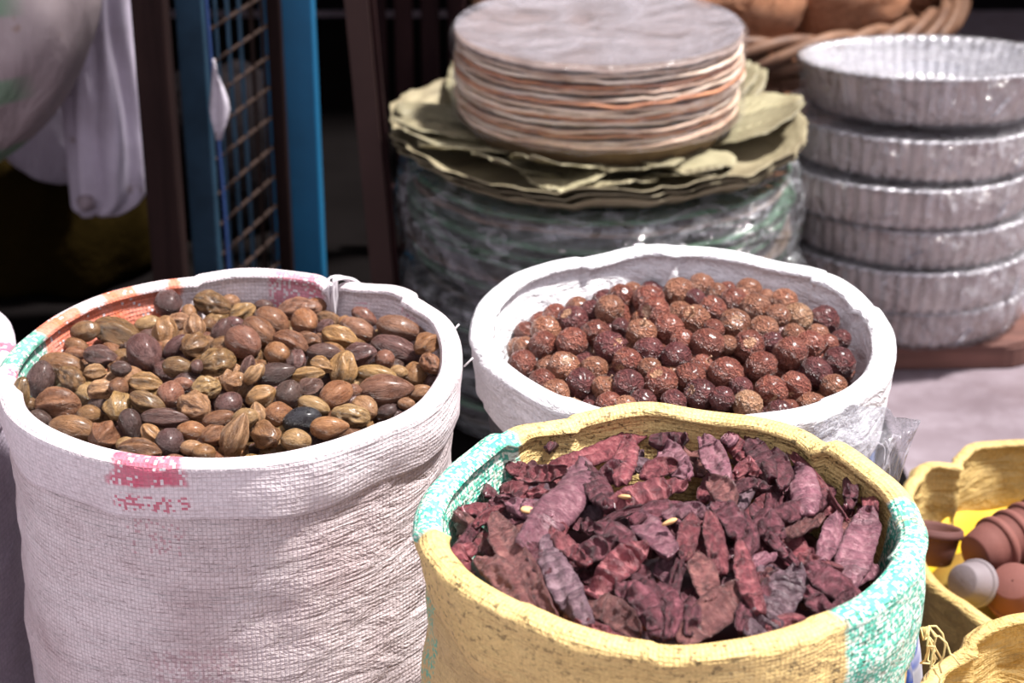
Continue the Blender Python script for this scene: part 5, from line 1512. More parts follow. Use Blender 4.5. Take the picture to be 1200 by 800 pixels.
packs = [  # z0, dx, dy, rb, rt, h, tilt x, tilt y
    (0.032, 0.004, 0.00, 0.130, 0.143, 0.050, 0, 0, 'lowest pack of foil plates, resting on the wooden board'),
    (0.082, -0.006, 0.0, 0.149, 0.154, 0.054, 0, 0.6, 'second pack of foil plates from the board, brown band below'),
    (0.136, -0.002, 0.0, 0.145, 0.149, 0.047, 0, 0.9, 'third foil plate pack from the board, middle of the stack'),
    (0.184, -0.016, -0.002, 0.151, 0.156, 0.050, -0.5, 1.8, 'fourth foil plate pack from the board, bulging furthest left'),
    (0.235, -0.004, 0.0, 0.145, 0.148, 0.049, -0.6, 3.2, 'foil plate pack right under the topmost open one'),
    (0.288, 0.010, 0.004, 0.130, 0.146, 0.058, -1.0, 6.5, 'topmost foil plate pack, open side up showing its silver inside'),
]
for i, (z0, dx, dy, rb, rt, h, tx, ty, lab) in enumerate(packs):
    t = empty('foil_plate_pack', FP + Vector((dx, dy, z0)))
    t.rotation_euler = (math.radians(tx), math.radians(ty), 0.3 * i)
    tag(t, lab, 'foil plates', 'packs of foil plates in the stack')
    me = foil_shell('fluted_plates', rb, rt, h, 0.0035, 0.012 if i == 5 else h * 0.6)
    o = link('fluted_plates', me, [M_FOILG, M_FOIL], t)
    nrow = NF * 5
    for pi_, pol in enumerate(o.data.polygons):
        if pi_ // nrow >= 11: pol.material_index = 1
    hw = h + 0.002
    prof = [(rb * 0.6, -0.0012), (rb + 0.002, -0.0008)] + [(rb + 0.004 + (rt - rb + 0.003) * (q / 8) ** 0.8, h * q / 8) for q in range(1, 9)] + [(rt + 0.006, hw), (rt - 0.004, hw + 0.001), (rt * 0.7, hw - (0.010 if i == 5 else 0.001)), (rt * 0.3, hw - (0.014 if i == 5 else 0.001))]
    def ff(th, j, r, z, i=i, rt=rt):
        w = 0.0042 * nz(math.cos(th) * 6 + i * 3, math.sin(th) * 6, z * 40) + 0.0028 * nz(math.cos(th) * 22, math.sin(th) * 22 + i, z * 70)
        if r < rt * 0.9 : w *= 0.3
        w = max(w, -0.0015)
        w += 0.004 * math.sin(PI * min(1, max(0, z / 0.045)))
        return ((r + w + 0.001) * math.cos(th), (r + w + 0.001) * math.sin(th), z)
    link('plastic_wrap', lathe_mesh('plastic_wrap', prof, 200, ff), M_FILM_A, t)
    # the twisted film tail of the pack
    a = math.radians(282 - 0.3 * i * 57.3 + [0, 30, -25, 20, 25, 4][i]); rr = rt + 0.006
    pts = [((rr + 0.002 * math.sin(s * 5)) * math.cos(a + s * 0.16), (rr + 0.003 * math.sin(s * 7)) * math.sin(a + s * 0.16), h * (0.25 + 0.35 * s) ) for s in [q / 9 for q in range(10)]]
    tube('film_twist', pts, [0.0015, 0.003, 0.0035, 0.003, 0.004, 0.003, 0.0035, 0.004, 0.003, 0.0015], mat_film('film_twist_%d' % i, 0.5, (0.9, 0.9, 0.94), 0.1, 60, 0.8), t, 7, 0.6)

# ------------------------------------------------------------------ sacks
CREASES = {}
def crease_at(key, th):
    """sharp cloth folds: each steps inwards at its angle and fades out over its width"""
    d = math.degrees(th); s = 0.0
    for (a, depth, width) in CREASES.get(key, ()):
        e = (d - a + 180) % 360 - 180
        if width < 0: e = -e
        w = abs(width)
        if -0.8 < e < w:
            s += depth * ((e + 0.8) / 0.8 if e < 0 else (1 - e / w) ** 1.5)
    return s
def make_sack(name, cx, cy, rx, ry, zr, body_mat, cuff_mat, label, cat='sack', seed=0.0, bulge=0.004, cuff=0.030,
              dz=((0, 0),), dr=((0, 0),), cuff_tab=None, crease_key='', thick=0.0075, inner=0.075, fold=0.004, squash=0.0, n=220, lip=0.0065):
    root = empty(name, (cx, cy, 0))
    tag(root, label, cat)
    # body
    rows = []
    NZ = 56
    hs = []
    for j in range(NZ):
        t = j / (NZ - 1)
        hs.append(t)
        row = []
        for i in range(n):
            th = TAU * i / n
            c, s = math.cos(th), math.sin(th)
            ztop = zr - 0.006 + table(dz, th)
            z = 0.001 + (ztop - 0.001) * t
            k = 1 + table(dr, th) * t ** 2
            foot = 0.90 + 0.10 * min(1, t / 0.10) ** 0.6
            b = bulge * math.sin(PI * min(1, t * 1.02)) 
            d = 0.0035 * nz(c * 2.2 + seed, s * 2.2, z * 9) + fold * 0.6 * nz(c * 1.4 + seed, s * 1.4 + z * 2, z * 42 + seed) * (0.3 + t) + 0.0012 * nz(c * 6, s * 6 + seed, z * 90)
            row.append(((rx * k * foot + b + d) * c, (ry * k * foot + b + d) * s, z))
        rows.append(row)
    me = grid_mesh('sack_body', rows, n, NZ, True, uv=lambda i, j: (i / n, zr * j / (NZ - 1)))
    bm = bmesh.new(); bm.from_mesh(me); bm.verts.ensure_lookup_table()
    bm.faces.new([bm.verts[i] for i in range(n)][::-1])
    bm.to_mesh(me); bm.free(); smooth(me)
    link('sack_body', me, body_mat, root)
    # rolled cuff: up the inside, over the rim, down the outside
    prof = []          # (offset from wall, z relative to rim, outer flag, v)
    for q in range(14):
        f = q / 13; prof.append((-thick * (1.4 - 0.9 * f ** 3), -inner * (1 - f) - 0.004, 0))
    for q in range(1, 8):
        a = PI - PI * q / 8
        prof.append((-lip * 0.1 + (lip + thick * 0.25) * math.cos(a) * 0.95, -0.004 + lip * math.sin(a), 0))
    nout = 14
    for q in range(nout):
        f = q / (nout - 1); prof.append((lip * (1 - 0.45 * f) + 0.0012 * math.sin(f * PI), -0.004 - f, 1))
    prof += [(lip * 0.55 - 0.0012, -1.03, 2), (0.0016, -1.02, 2), (0.001, -0.8, 2)]
    rows, vv = [], []
    acc = 0
    for j, (o, z, fl) in enumerate(prof):
        row = []
        for i in range(n):
            th = TAU * i / n
            c, s = math.cos(th), math.sin(th)
            ch = (table(cuff_tab, th) if cuff_tab else cuff) * (1 + 0.14 * nz(c * 2.5 + seed, s * 2.5, 4))
            k = 1 + table(dr, th)
            zt = zr + table(dz, th)
            zz = zt + z if fl == 0 else (zt - 0.004 + (z + 0.004) * ch if fl == 1 else zt - 0.004 + (z + 0.004) * ch)
            wob = fold * (nz(c * 2.6 + seed, s * 2.6, zz * 22) + 0.35 * nz(c * 7, s * 7 + seed, zz * 60)) * (0.8 if fl else (0.3 if j > 10 else 0.8))
            lipw = fold * 0.35 * nz(c * 3.5 + seed * 2, s * 3.5, 3.0) * (1.0 if 8 < j < 26 else 0.4)
            # flare of the hem
            fl_o = 0.0
            if fl: fl_o = 0.003 * max(0, nz(c * 3 + 5 + seed, s * 3, 1)) * (-z)
            cr = crease_at(crease_key, th) * (0.55 if fl else (1.0 if j < 15 else 0.7))
            o_ = o - cr; o_keep = o; o = o_
            row.append(((rx * k + o + wob + fl_o) * c, (ry * k + o + wob + fl_o) * s, zz + lipw - 0.15 * cr))
            o = o_keep
        rows.append(row)
    for j in range(len(prof)):
        if j:
            p0, p1 = rows[j - 1][0], rows[j][0]
            acc += math.sqrt(sum((a - b) ** 2 for a, b in zip(p0, p1)))
        vv.append(acc)
    me = grid_mesh('rolled_cuff', rows, n, len(prof), True, uv=lambda i, j: (i / n, vv[j]))
    link('rolled_cuff', me, cuff_mat, root)
    return root

CREASES['left'] = ((66, 0.005, 8), (108, 0.003, 9), (40, 0.005, -14), (200, 0.003, 12), (262, 0.002, 14), (318, 0.002, -12))
CREASES['mid'] = ((87, 0.006, 14), (118, 0.0035, -12), (38, 0.007, -18), (14, 0.005, 12), (196, 0.004, -10), (232, 0.003, 14), (310, 0.004, 12))
CREASES['front'] = ((112, 0.004, 12), (134, 0.006, -9), (40, 0.008, 12), (188, 0.005, 10), (230, 0.003, 14), (262, 0.003, -12), (300, 0.003, 10), (338, 0.003, 12))
CREASES['cup'] = ((128, 0.008, 12), (150, 0.004, -12), (185, 0.005, 12), (70, 0.003, 10))
WHITE, PINKISH = (0.70, 0.635, 0.66), (0.50, 0.395, 0.405)
ORANGE, GREEN, PINK, REDM = (0.70, 0.155, 0.06), (0.06, 0.36, 0.25), (0.62, 0.20, 0.27), (0.58, 0.10, 0.17)
u = lambda d: d / 360.0
m_left_cuff = mat_sack('white_woven_cuff', WHITE, PINKISH, [
    (u(112), u(161), 0.005, 0.092, ORANGE, 0.95), (u(116), u(126), 0.079, 0.10, WHITE, 0.95), (u(136), u(147), 0.080, 0.11, WHITE, 0.95), (u(150), u(161), 0.09, 0.12, ORANGE, 0.6),
    (u(161), u(180), 0.035, 0.11, GREEN, 0.75), (u(181), u(186), 0.075, 0.088, REDM, 0.9),
    (u(69), u(86), 0.045, 0.090, PINK, 0.72), (u(55), u(59), 0.03, 0.07, PINK, 0.5), (u(32), u(42), 0.03, 0.072, (0.6, 0.35, 0.4), 0.6),
    (u(249), u(266), 0.085, 0.111, REDM, 0.86), (u(249), u(267), 0.117, 0.128, REDM, 0.35)], 330, 350, 0.8, 0.26, stain_amt=0.45)
m_left_body = mat_sack('white_woven_body', (0.68, 0.60, 0.61), (0.44, 0.325, 0.33), [(u(250), u(265), 0.395, 0.425, (0.60, 0.38, 0.41), 0.15), (u(255), u(275), 0.20, 0.33, (0.55, 0.40, 0.42), 0.5)], 330, 350, 1.0, 0.42, stain_amt=0.7, crease=0.8)
LC, MC, FC = (-0.184, 1.167), (0.120, 1.272), (0.0877, 0.957)
left_sack = make_sack('woven_sack', LC[0], LC[1], 0.1445, 0.1445, 0.455, m_left_body, m_left_cuff,
    'large pinkish white woven sack of brown nuts with orange and green stripe inside its rim', crease_key='left', seed=0.7, bulge=0.003, cuff=0.033, fold=0.0035,
    dz=((0, -0.001), (25, 0.003), (45, 0.004), (62, 0.000), (66, -0.004), (72, 0.001), (95, 0.003), (115, 0.0), (140, 0.0), (165, -0.004), (185, -0.006), (200, 0.001), (230, 0.0), (270, 0.0), (310, 0.001), (340, 0.001)),
    dr=((0, 0.0), (30, 0.02), (45, 0.03), (62, -0.01), (80, 0.0), (110, 0.0), (150, 0.01), (180, 0.02), (200, 0.01), (250, 0.0), (300, 0.01), (330, 0.02)))
# gathered tie thread at the back of the rim
for q in range(7):
    a0 = math.radians(63.5 + 0.8 * (q % 4)); r0 = 0.1445
    pts = []
    for s in range(15):
        f = s / 14
        if f < 0.5:
            z = 0.395 + 0.064 * f * 2; r = r0 - 0.0125 - 0.0015 * math.sin(f * 9 + q)
        else:
            ang = (f - 0.5) * 2 * PI
            z = 0.4615 + 0.004 * math.sin(ang) - 0.012 * (f - 0.5) * 2; r = r0 - 0.011 + 0.022 * (f - 0.5) * 2
        a = a0 + math.radians(0.8) * math.sin(f * 6 + q * 1.3) - math.radians((4 if q % 2 else 1.5) * max(0, f - 0.5) * 2)
        pts.append((r * math.cos(a), r * math.sin(a), z))
    tube('tie_thread', pts, 0.0012, mat_plain('white_thread_%d' % q, (0.68, 0.63, 0.66), 0.7), left_sack, 5)
def fray(parent, pts, r, mat, name='loose_thread'):
    return tube(name, pts, r, mat, parent, 5)
M_THREAD = mat_plain('white_loose_thread', (0.7, 0.66, 0.68), 0.7)
for (a, z, sgn) in ((22, 0.448, 1), (8, 0.44, 1)):
    ca, sa = math.cos(math.radians(a)), math.sin(math.radians(a))
    R0 = 0.1445 * 1.02 + 0.006
    fray(left_sack, [((R0 + d) * ca, (R0 + d) * sa, z + h) for d, h in ((0, 0), (0.002, 0.002), (0.004, 0.002 * sgn + 0.002), (0.006, 0.006 * sgn))], 0.0007, M_THREAD)

m_mid = mat_sack('white_laminated_cuff', (0.80, 0.79, 0.815), (0.62, 0.60, 0.63), [], 300, 300, 0.25, 0.06, stain_amt=0.4, crease=0.8, rough=0.5)
m_midb = mat_sack('charcoal_lower_body', (0.045, 0.042, 0.045), (0.09, 0.085, 0.088), [], 300, 300, 0.3, 0.08, stain_amt=0.5, crease=0.8, rough=0.5)  # near-black sack body below the white cuff
mid_sack = make_sack('woven_sack', MC[0], MC[1], 0.1415, 0.1430, 0.430, m_midb, m_mid,
    'bright white sack of wrinkled round soapnuts, middle of the three big sacks', crease_key='mid', seed=3.1, bulge=-0.012, cuff=0.040, fold=0.0055, lip=0.008, thick=0.010,
    cuff_tab=((0, 0.040), (60, 0.03), (120, 0.03), (180, 0.030), (215, 0.036), (260, 0.035), (300, 0.048), (335, 0.05)),
    dz=((0, -0.002), (20, 0.0), (36, 0.005), (40, 0.003), (60, 0.0), (84, 0.004), (88, 0.006), (110, -0.001), (130, 0.002), (160, 0.001), (190, -0.004), (230, -0.004), (270, -0.004), (320, -0.006)),
    dr=((0, 0.01), (30, 0.02), (60, 0.0), (88, -0.015), (120, 0.0), (150, 0.02), (180, 0.01), (220, 0.0), (270, 0.0), (330, 0.01)))

YEL, YSTAIN = (0.72, 0.52, 0.22), (0.55, 0.36, 0.12)
TEAL, TEAL2 = (0.05, 0.46, 0.33), (0.62, 0.78, 0.70)
WOV = [(u(132), u(188), 0.0, 0.106, TEAL2, 1.1), (u(0), u(9), 0.0, 0.2, TEAL2, 1.1), (u(306), 1.01, 0.0, 0.2, TEAL2, 1.1),
       (u(132), u(188), 0.0, 0.106, TEAL, 0.55), (u(0), u(9), 0.0, 0.2, TEAL, 0.55), (u(306), 1.01, 0.0, 0.2, TEAL, 0.55)]
m_front_cuff = mat_sack('yellow_green_cuff', YEL, YSTAIN, WOV, 330, 390, 0.9, 0.10, specks=((0.045, 0.03, 0.015), 0.57, 0.75), stain_amt=0.6, crease=0.7, rough=0.55)
m_front_body = mat_sack('yellow_green_body', (0.60, 0.43, 0.19), (0.42, 0.28, 0.11), [(u(300), u(345), 0.0, 0.5, TEAL2, 1.1), (u(300), u(345), 0.0, 0.5, TEAL, 0.55), (u(180), u(197), 0.2, 0.44, TEAL, 0.3)],
    330, 390, 0.9, 0.15, specks=((0.10, 0.06, 0.02), 0.60, 0.5), stain_amt=0.7, crease=0.7, rough=0.55)
front_sack = make_sack('woven_sack', FC[0], FC[1], 0.1345, 0.1300, 0.455, m_front_body, m_front_cuff,
    'yellow sack with green woven bands holding dark maroon pods, nearest the camera', crease_key='front', seed=5.9, bulge=0.006, cuff=0.040, fold=0.005, lip=0.0075, thick=0.009,
    cuff_tab=((0, 0.055), (60, 0.03), (120, 0.03), (175, 0.02), (187, 0.016), (200, 0.030), (225, 0.040), (250, 0.046), (290, 0.05), (325, 0.06)),
    dz=((0, -0.004), (20, 0.001), (38, 0.004), (45, 0.000), (70, 0.0), (95, 0.004), (120, 0.0), (136, 0.003), (150, -0.001), (180, -0.003), (190, 0.0), (230, 0.003), (270, -0.004), (300, 0.001), (330, 0.002)),
    dr=((0, 0.02), (25, 0.0), (42, 0.0), (60, 0.01), (90, 0.0), (130, 0.0), (145, 0.0), (180, 0.005), (190, 0.012), (205, 0.0), (230, 0.0), (270, 0.0), (320, 0.0), (345, 0.0)))
M_YTHREAD = mat_plain('yellow_thread', (0.72, 0.53, 0.22), 0.7)
rnd = random.Random(4)
for q in range(9):
    a = math.radians(-14 + 1.8 * q); R0 = 0.1345 * 1.035 + 0.008
    p0 = Vector((R0 * math.cos(a), R0 * math.sin(a) * 0.97, 0.407 - 0.003 * q))
    pts = [p0]
    for s in range(6):
        p0 = p0 + Vector((rnd.uniform(-0.002, 0.005), rnd.uniform(-0.003, 0.003), rnd.uniform(-0.009, 0.001)))
        pts.append(p0)
    fray(front_sack, pts, 0.0006, M_YTHREAD)

# the two yellow sacks at the right
m_y2 = mat_sack('tan_yellow_cuff', (0.62, 0.44, 0.17), (0.42, 0.27, 0.09), [(u(66), u(70), 0.05, 0.075, (0.6, 0.1, 0.12), 0.9)], 260, 260, 0.5, 0.15, stain_amt=0.8, crease=0.9, rough=0.6)
m_y2b = mat_sack('tan_yellow_body', (0.50, 0.35, 0.13), (0.33, 0.2, 0.06), [], 260, 260, 0.5, 0.2, stain_amt=0.8, crease=0.9, rough=0.6)
cup_sack = make_sack('woven_sack', 0.445, 1.365, 0.126, 0.128, 0.222, m_y2b, m_y2,
    'tan yellow sack holding terracotta cups, standing at the right', crease_key='cup', seed=8.3, bulge=0.003, cuff=0.045, fold=0.008, lip=0.0055, thick=0.005, inner=0.15,
    dz=((0, 0), (60, -0.004), (100, 0.004), (118, 0.008), (128, 0.001), (140, 0.004), (180, -0.012), (215, -0.030), (250, -0.044), (300, -0.03)),
    dr=((0, 0), (110, 0.0), (128, -0.05), (145, 0.03), (180, 0.04), (230, -0.02), (300, 0.0)))
near_sack = make_sack('woven_sack', 0.366, 0.985, 0.116, 0.114, 0.299, m_y2b, m_y2,
    'tan yellow woven sack at the lower right corner, in front of the terracotta cups', crease_key='cup', seed=12.7, bulge=0.003, cuff=0.04, fold=0.008, lip=0.0055, thick=0.005, inner=0.13,
    dz=((0, 0), (60, 0.004), (90, 0.006), (115, 0.004), (140, -0.010), (180, -0.016), (270, -0.01)), dr=((0, 0), (100, 0.0), (150, 0.02), (200, 0.0)))
# yellow lining showing above the cups
lin = link('yellow_liner', lathe_mesh('yellow_liner', [(0.114, 0.095), (0.115, 0.13), (0.1145, 0.172), (0.1125, 0.172), (0.1125, 0.095)], 90, lambda th, j, r, z: ((r + 0.002 * nz(math.cos(th) * 4, math.sin(th) * 4, z * 40)) * math.cos(th), (r + 0.002 * nz(math.cos(th) * 4, math.sin(th) * 4, z * 40)) * math.sin(th), z + 0.01 * nz(math.cos(th) * 2, math.sin(th) * 2, 1))), mat_plain('bright_yellow_cloth', (0.78, 0.50, 0.02), 0.6, 0.3), cup_sack)
lin['label'] = 'bright yellow inner lining'
# loose yellow cloth and inner bags between the sacks
def filler(name, cx, cy, z, rx, ry, mat, label, seed):
    rows = []
    for j in range(7):
        f = j / 6
        rows.append([((rx * (1 - f) + 0.002) * math.cos(TAU * i / 40), (ry * (1 - f) + 0.002) * math.sin(TAU * i / 40), z + 0.018 * (1 - (1 - f) ** 2) + 0.006 * nz(math.cos(TAU * i / 40) * 3 * (1 - f) + seed, math.sin(TAU * i / 40) * 3 * (1 - f), seed)) for i in range(40)])
    o = link(name, grid_mesh(name, rows, 40, 7, True), mat)
    o.location = (cx, cy, 0)
    sol = o.modifiers.new('thickness', 'SOLIDIFY'); sol.thickness = 0.002
    tag(o, label, 'cloth')
    return o
filler('inner_cloth', 0.366, 0.985, 0.235, 0.092, 0.094, mat_sack('tan_inner_cloth', (0.62, 0.43, 0.16), (0.4, 0.25, 0.08), [], 260, 260, 0.4, 0.1, crease=0.9), 'folded tan cloth inside the sack at the lower right corner', 2.0)
filler('inner_cloth', 0.445, 1.365, 0.136, 0.108, 0.110, mat_plain('brown_yellow_cloth', (0.20, 0.12, 0.015), 0.7), 'yellow brown cloth lying under the terracotta cups', 6.0)

# terracotta cups
M_TERRA = mat_plain('terracotta', (0.165, 0.054, 0.042), 0.8, 0.45, 30, 0.25, 0.001, 0.7)
M_TERRAG = mat_plain('greyish_cup', (0.185, 0.150, 0.160), 0.7, 0.4, 30, 0.25, 0.001, 0.7)
cup_prof = [(0.001, 0.0), (0.020, 0.0), (0.0225, 0.002), (0.0262, 0.018), (0.0285, 0.031), (0.0305, 0.033), (0.0310, 0.037), (0.0292, 0.039), (0.0270, 0.036), (0.0240, 0.018), (0.0195, 0.005), (0.001, 0.004)]
cup_me = lathe_mesh('terracotta_cup', cup_prof, 40)
band_me = lathe_mesh('rim_band', [(0.0285, 0.0285), (0.0312, 0.0295), (0.0318, 0.033), (0.0312, 0.0365), (0.029, 0.037)], 40)
def cup(p, axis, mat, label, sc=1.0):
    t = link('terracotta_cup', cup_me.copy(), mat)
    t.location = p; t.rotation_mode = 'QUATERNION'; t.rotation_quaternion = Vector(axis).to_track_quat('Z', 'Y'); t.scale = (sc,) * 3
    bme = band_me.copy()
    link('rim_band', bme, mat, t)
    tag(t, label, 'cup', 'clay cups in the tan yellow sack')
row_ax = Vector((0.82, 0.52, 0.10)).normalized()
row0 = Vector((0.372, 1.366, 0.188))
labs = ['terracotta cup at the left end of the nested row inside the tan sack', 'terracotta cup second from the left in the nested row', 'terracotta cup third from the left in the nested row', 'terracotta cup at the right end of the nested row, cut by the frame']
for i in range(4):
    cup(row0 + row_ax * (0.0165 * i), row_ax, M_TERRA, labs[i], 0.76)
cup((0.354, 1.327, 0.188), (0.55, 0.45, -0.35), M_TERRAG, 'pale grey cup at the left, below the nested row of cups', 0.62)
cup((0.394, 1.328, 0.188), (0.3, 0.45, -0.80), M_TERRA, 'terracotta cup upside down in front, right of the pale grey cup', 0.75)
cup((0.432, 1.340, 0.186), (0.1, 0.5, -0.85), M_TERRAG, 'greyish cup at the right edge of the picture below the nested row', 0.75)
cup((0.345, 1.402, 0.160), (0.1, 0.3, 0.9), mat_plain('dark_clay', (0.10, 0.035, 0.03), 0.8), 'dark clay cup in shade at the back left of the cups', 0.8)

# white sack at the far left edge, behind the nut sack
m_w3 = mat_sack('dim_white_woven', (0.60, 0.54, 0.60), (0.40, 0.33, 0.38), [(u(2), u(10), 0.085, 0.10, REDM, 0.8)], 250, 260, 0.7, 0.25, stain_amt=0.7)
m_w3b = mat_sack('dim_lavender_woven', (0.34, 0.29, 0.35), (0.20, 0.16, 0.20), [], 250, 260, 0.7, 0.35, stain_amt=0.7)
make_sack('woven_sack', -0.497, 1.255, 0.136, 0.136, 0.415, m_w3b, m_w3, 'dim lavender white sack at the left edge, behind the sack of brown nuts', seed=17.0, bulge=0.004, cuff=0.04, fold=0.006)
filler('inner_cloth', -0.497, 1.255, 0.38, 0.118, 0.118, m_w3b, 'crumpled cloth closing the dim sack at the left edge', 9.0)

# clear plastic bag and blue things in the gap right of the big sacks
keysP = [(0, 0, 0.002, 0.028, 0.030), (0, 0, 0.05, 0.033, 0.036), (0, 0, 0.20, 0.034, 0.038), (0, 0, 0.32, 0.033, 0.036), (0, 0, 0.37, 0.031, 0.034), (0.004, 0, 0.405, 0.033, 0.030), (0.010, 0.004, 0.425, 0.034, 0.024)]
pb = empty('plastic_bag', (0.222, 1.128, 0)); tag(pb, 'clear crumpled plastic bag of grey seeds between the white and yellow sacks', 'plastic bag')
link('bag_film', bag_mesh('bag_film', interp_rows(keysP, 44), 72, 0.008, 6.6, 4, 0.10), mat_film('clear_bag', 0.22, (0.92, 0.93, 0.95), 0.10, 28, 0.6, 0.8), pb)
keysQ = [(0, 0, 0.004, 0.022, 0.024), (0, 0, 0.05, 0.027, 0.029), (0, 0, 0.25, 0.0275, 0.030), (0, 0, 0.37, 0.024, 0.027), (0, 0, 0.385, 0.008, 0.009)]
k = NT('grey_seed'); co = k.coord(); vo = k.voronoi(co, 330); kk = k.mix(k.mapr(vo, 0.15, 0.5), (0.42, 0.37, 0.36), (0.10, 0.08, 0.08)); k.principled(kk, 0.6, k.bump(vo, 0.6, 0.002))
sd = link('grey_seeds', bag_mesh('grey_seeds', interp_rows(keysQ, 30), 48, 0.003, 1.0), k.m, pb); sd['kind'] = 'stuff'
# blue printed marks on the film
M_BLUEPRINT = mat_plain('blue_print', (0.02, 0.13, 0.42), 0.5)
bm = bmesh.new()
for (du, dzv, w, h) in ((0, 0, 0.003, 0.012), (0.0042, 0.002, 0.0026, 0.013), (0.0084, 0.001, 0.0026, 0.011), (-0.004, -0.004, 0.0028, 0.008), (0.002, -0.010, 0.012, 0.006), (0.010, -0.024, 0.003, 0.016)):
    a = math.radians(-58) + du / 0.036
    x, y = 0.0375 * math.cos(a), 0.0405 * math.sin(a)
    box_bm(bm, (-w / 2, -0.0004, -h / 2), (w / 2, 0.0004, h / 2), Matrix.Translation((x, y, 0.358 + dzv)) @ Matrix.Rotation(a + PI / 2, 4, 'Z'))
o = bm_obj('blue_print', bm, M_BLUEPRINT, pb); o['label'] = 'blue printed marks on the clear plastic'
# blue rolled sheet behind the white sack
keysB2 = [(0, 0, 0.002, 0.034, 0.034), (0, 0, 0.1, 0.040, 0.040), (0, 0, 0.24, 0.041, 0.041), (0, 0, 0.31, 0.038, 0.038), (0, 0, 0.322, 0.02, 0.02)]
bs = link('rolled_blue_sheet', bag_mesh('rolled_blue_sheet', interp_rows(keysB2, 24), 40, 0.004, 3.0, 5, 0.03), mat_plain('pale_blue_plastic', (0.16, 0.24, 0.46), 0.35, 0.6, 18, 0.4, 0.004, 0.5))
bs.location = (0.262, 1.455, 0)
tag(bs, 'rolled pale blue plastic sheet standing behind the white soapnut sack', 'sheet')
# blue and grey plastic packet low down right of the yellow sack
keysD = [(0, 0, 0.002, 0.020, 0.028), (0, 0, 0.08, 0.024, 0.034), (0, 0, 0.20, 0.024, 0.034), (-0.002, 0, 0.28, 0.020, 0.028), (-0.006, 0.0, 0.33, 0.014, 0.018), (-0.008, 0, 0.35, 0.004, 0.006)]
k = NT('blue_grey_packet'); co = k.coord(); n1 = k.noise(k.mapping(co, (1, 1, 0.35)), 34, 3, 0.5, 0.6)
k.principled(k.ramp(n1, [(0.44, (0.30, 0.30, 0.36)), (0.53, (0.50, 0.50, 0.56)), (0.58, (0.02, 0.07, 0.34)), (0.64, (0.20, 0.21, 0.28))]), 0.3, k.bump(n1, 0.8, 0.006))
pk = link('plastic_packet', bag_mesh('plastic_packet', interp_rows(keysD, 36), 48, 0.006, 8.8, 6, 0.07), k.m)
pk.location = (0.2470, 1.080, 0)
tag(pk, 'crumpled blue and grey plastic packet low in the gap right of the yellow sack', 'packet')

# ------------------------------------------------------------------ fillings
def rim_words(cx, cy, rx, ry, x, y):
    dx, dy = (x - cx) / rx, (y - cy) / ry
    q = math.hypot(dx, dy)
    ring = 0 if q < 0.24 else 1 if q < 0.46 else 2 if q < 0.66 else 3 if q < 0.82 else 4
    hour = (math.degrees(math.atan2(dx, dy)) / 30.0) % 12
    return ring, hour
HOURS = ['twelve', 'one', 'two', 'three', 'four', 'five', 'six', 'seven', 'eight', 'nine', 'ten', 'eleven']
RINGS = ['at the middle', 'near the middle', 'halfway out', 'near the edge', 'against the rim']
def clock(hour, fine):
    if fine:
        h = int(hour * 2 + 0.5) % 24
        return ("%s o'clock" % HOURS[h // 2]) if h % 2 == 0 else ('half past %s' % HOURS[h // 2])
    return "%s o'clock" % HOURS[int(hour + 0.5) % 12]
def label_pile(items, noun, where):
    """items: (object, look words, ring, hour, size, z). Clock places are read on the sack with six at the front."""
    from collections import defaultdict
    groups = defaultdict(list)
    for it in items:
        groups['%s %s %s, %s, %s' % (it[1], noun, where, RINGS[it[2]], clock(it[3], True))].append(it)
    for lab, its in groups.items():
        if len(its) == 1:
            its[0][0]['label'] = lab
        else:
            its.sort(key=lambda it: -it[5])
            words = {2: ['upper', 'lower'], 3: ['top', 'middle', 'bottom']}.get(len(its), ['topmost', 'second highest', 'third highest', 'fourth highest', 'fifth highest', 'lowest'])
            for it, w in zip(its, words):
                it[0]['label'] = w + ' ' + lab

NUT_C = {  # body, groove, paler tone
    'O': ((0.178, 0.083, 0.031), (0.030, 0.015, 0.006), (0.32, 0.185, 0.078)),
    'B': ((0.185, 0.082, 0.034), (0.036, 0.014, 0.007), (0.33, 0.165, 0.076)),
    'P': ((0.105, 0.046, 0.036), (0.022, 0.008, 0.008), (0.20, 0.100, 0.082)),
    'D': ((0.070, 0.036, 0.029), (0.014, 0.007, 0.007), (0.145, 0.080, 0.068)),
    'T': ((0.31, 0.165, 0.070), (0.060, 0.024, 0.009), (0.54, 0.315, 0.155)),
    'Y': ((0.30, 0.157, 0.056), (0.052, 0.024, 0.008), (0.52, 0.290, 0.125)),
    'R': ((0.20, 0.082, 0.044), (0.045, 0.015, 0.010), (0.36, 0.175, 0.108)),
    'A': ((0.28, 0.128, 0.046), (0.060, 0.02, 0.007), (0.46, 0.24, 0.100)),
    'K': ((0.014, 0.012, 0.015), (0.006, 0.005, 0.007), (0.035, 0.033, 0.040)),
}
NUT_W = {'O': 'olive brown', 'B': 'mid brown', 'P': 'purplish brown', 'D': 'very dark brown', 'T': 'pale tan', 'Y': 'yellowish tan', 'R': 'reddish brown', 'A': 'amber brown', 'K': 'black'}
STYLE_W = {'S': 'smooth', 'R': 'ribbed', 'W': 'wrinkled', 'SP': 'smooth pointed', 'RP': 'ribbed pointed'}
M_NUT = {c: mat_nut('nut_' + NUT_W[c].replace(' ', '_'), *v) for c, v in NUT_C.items()}

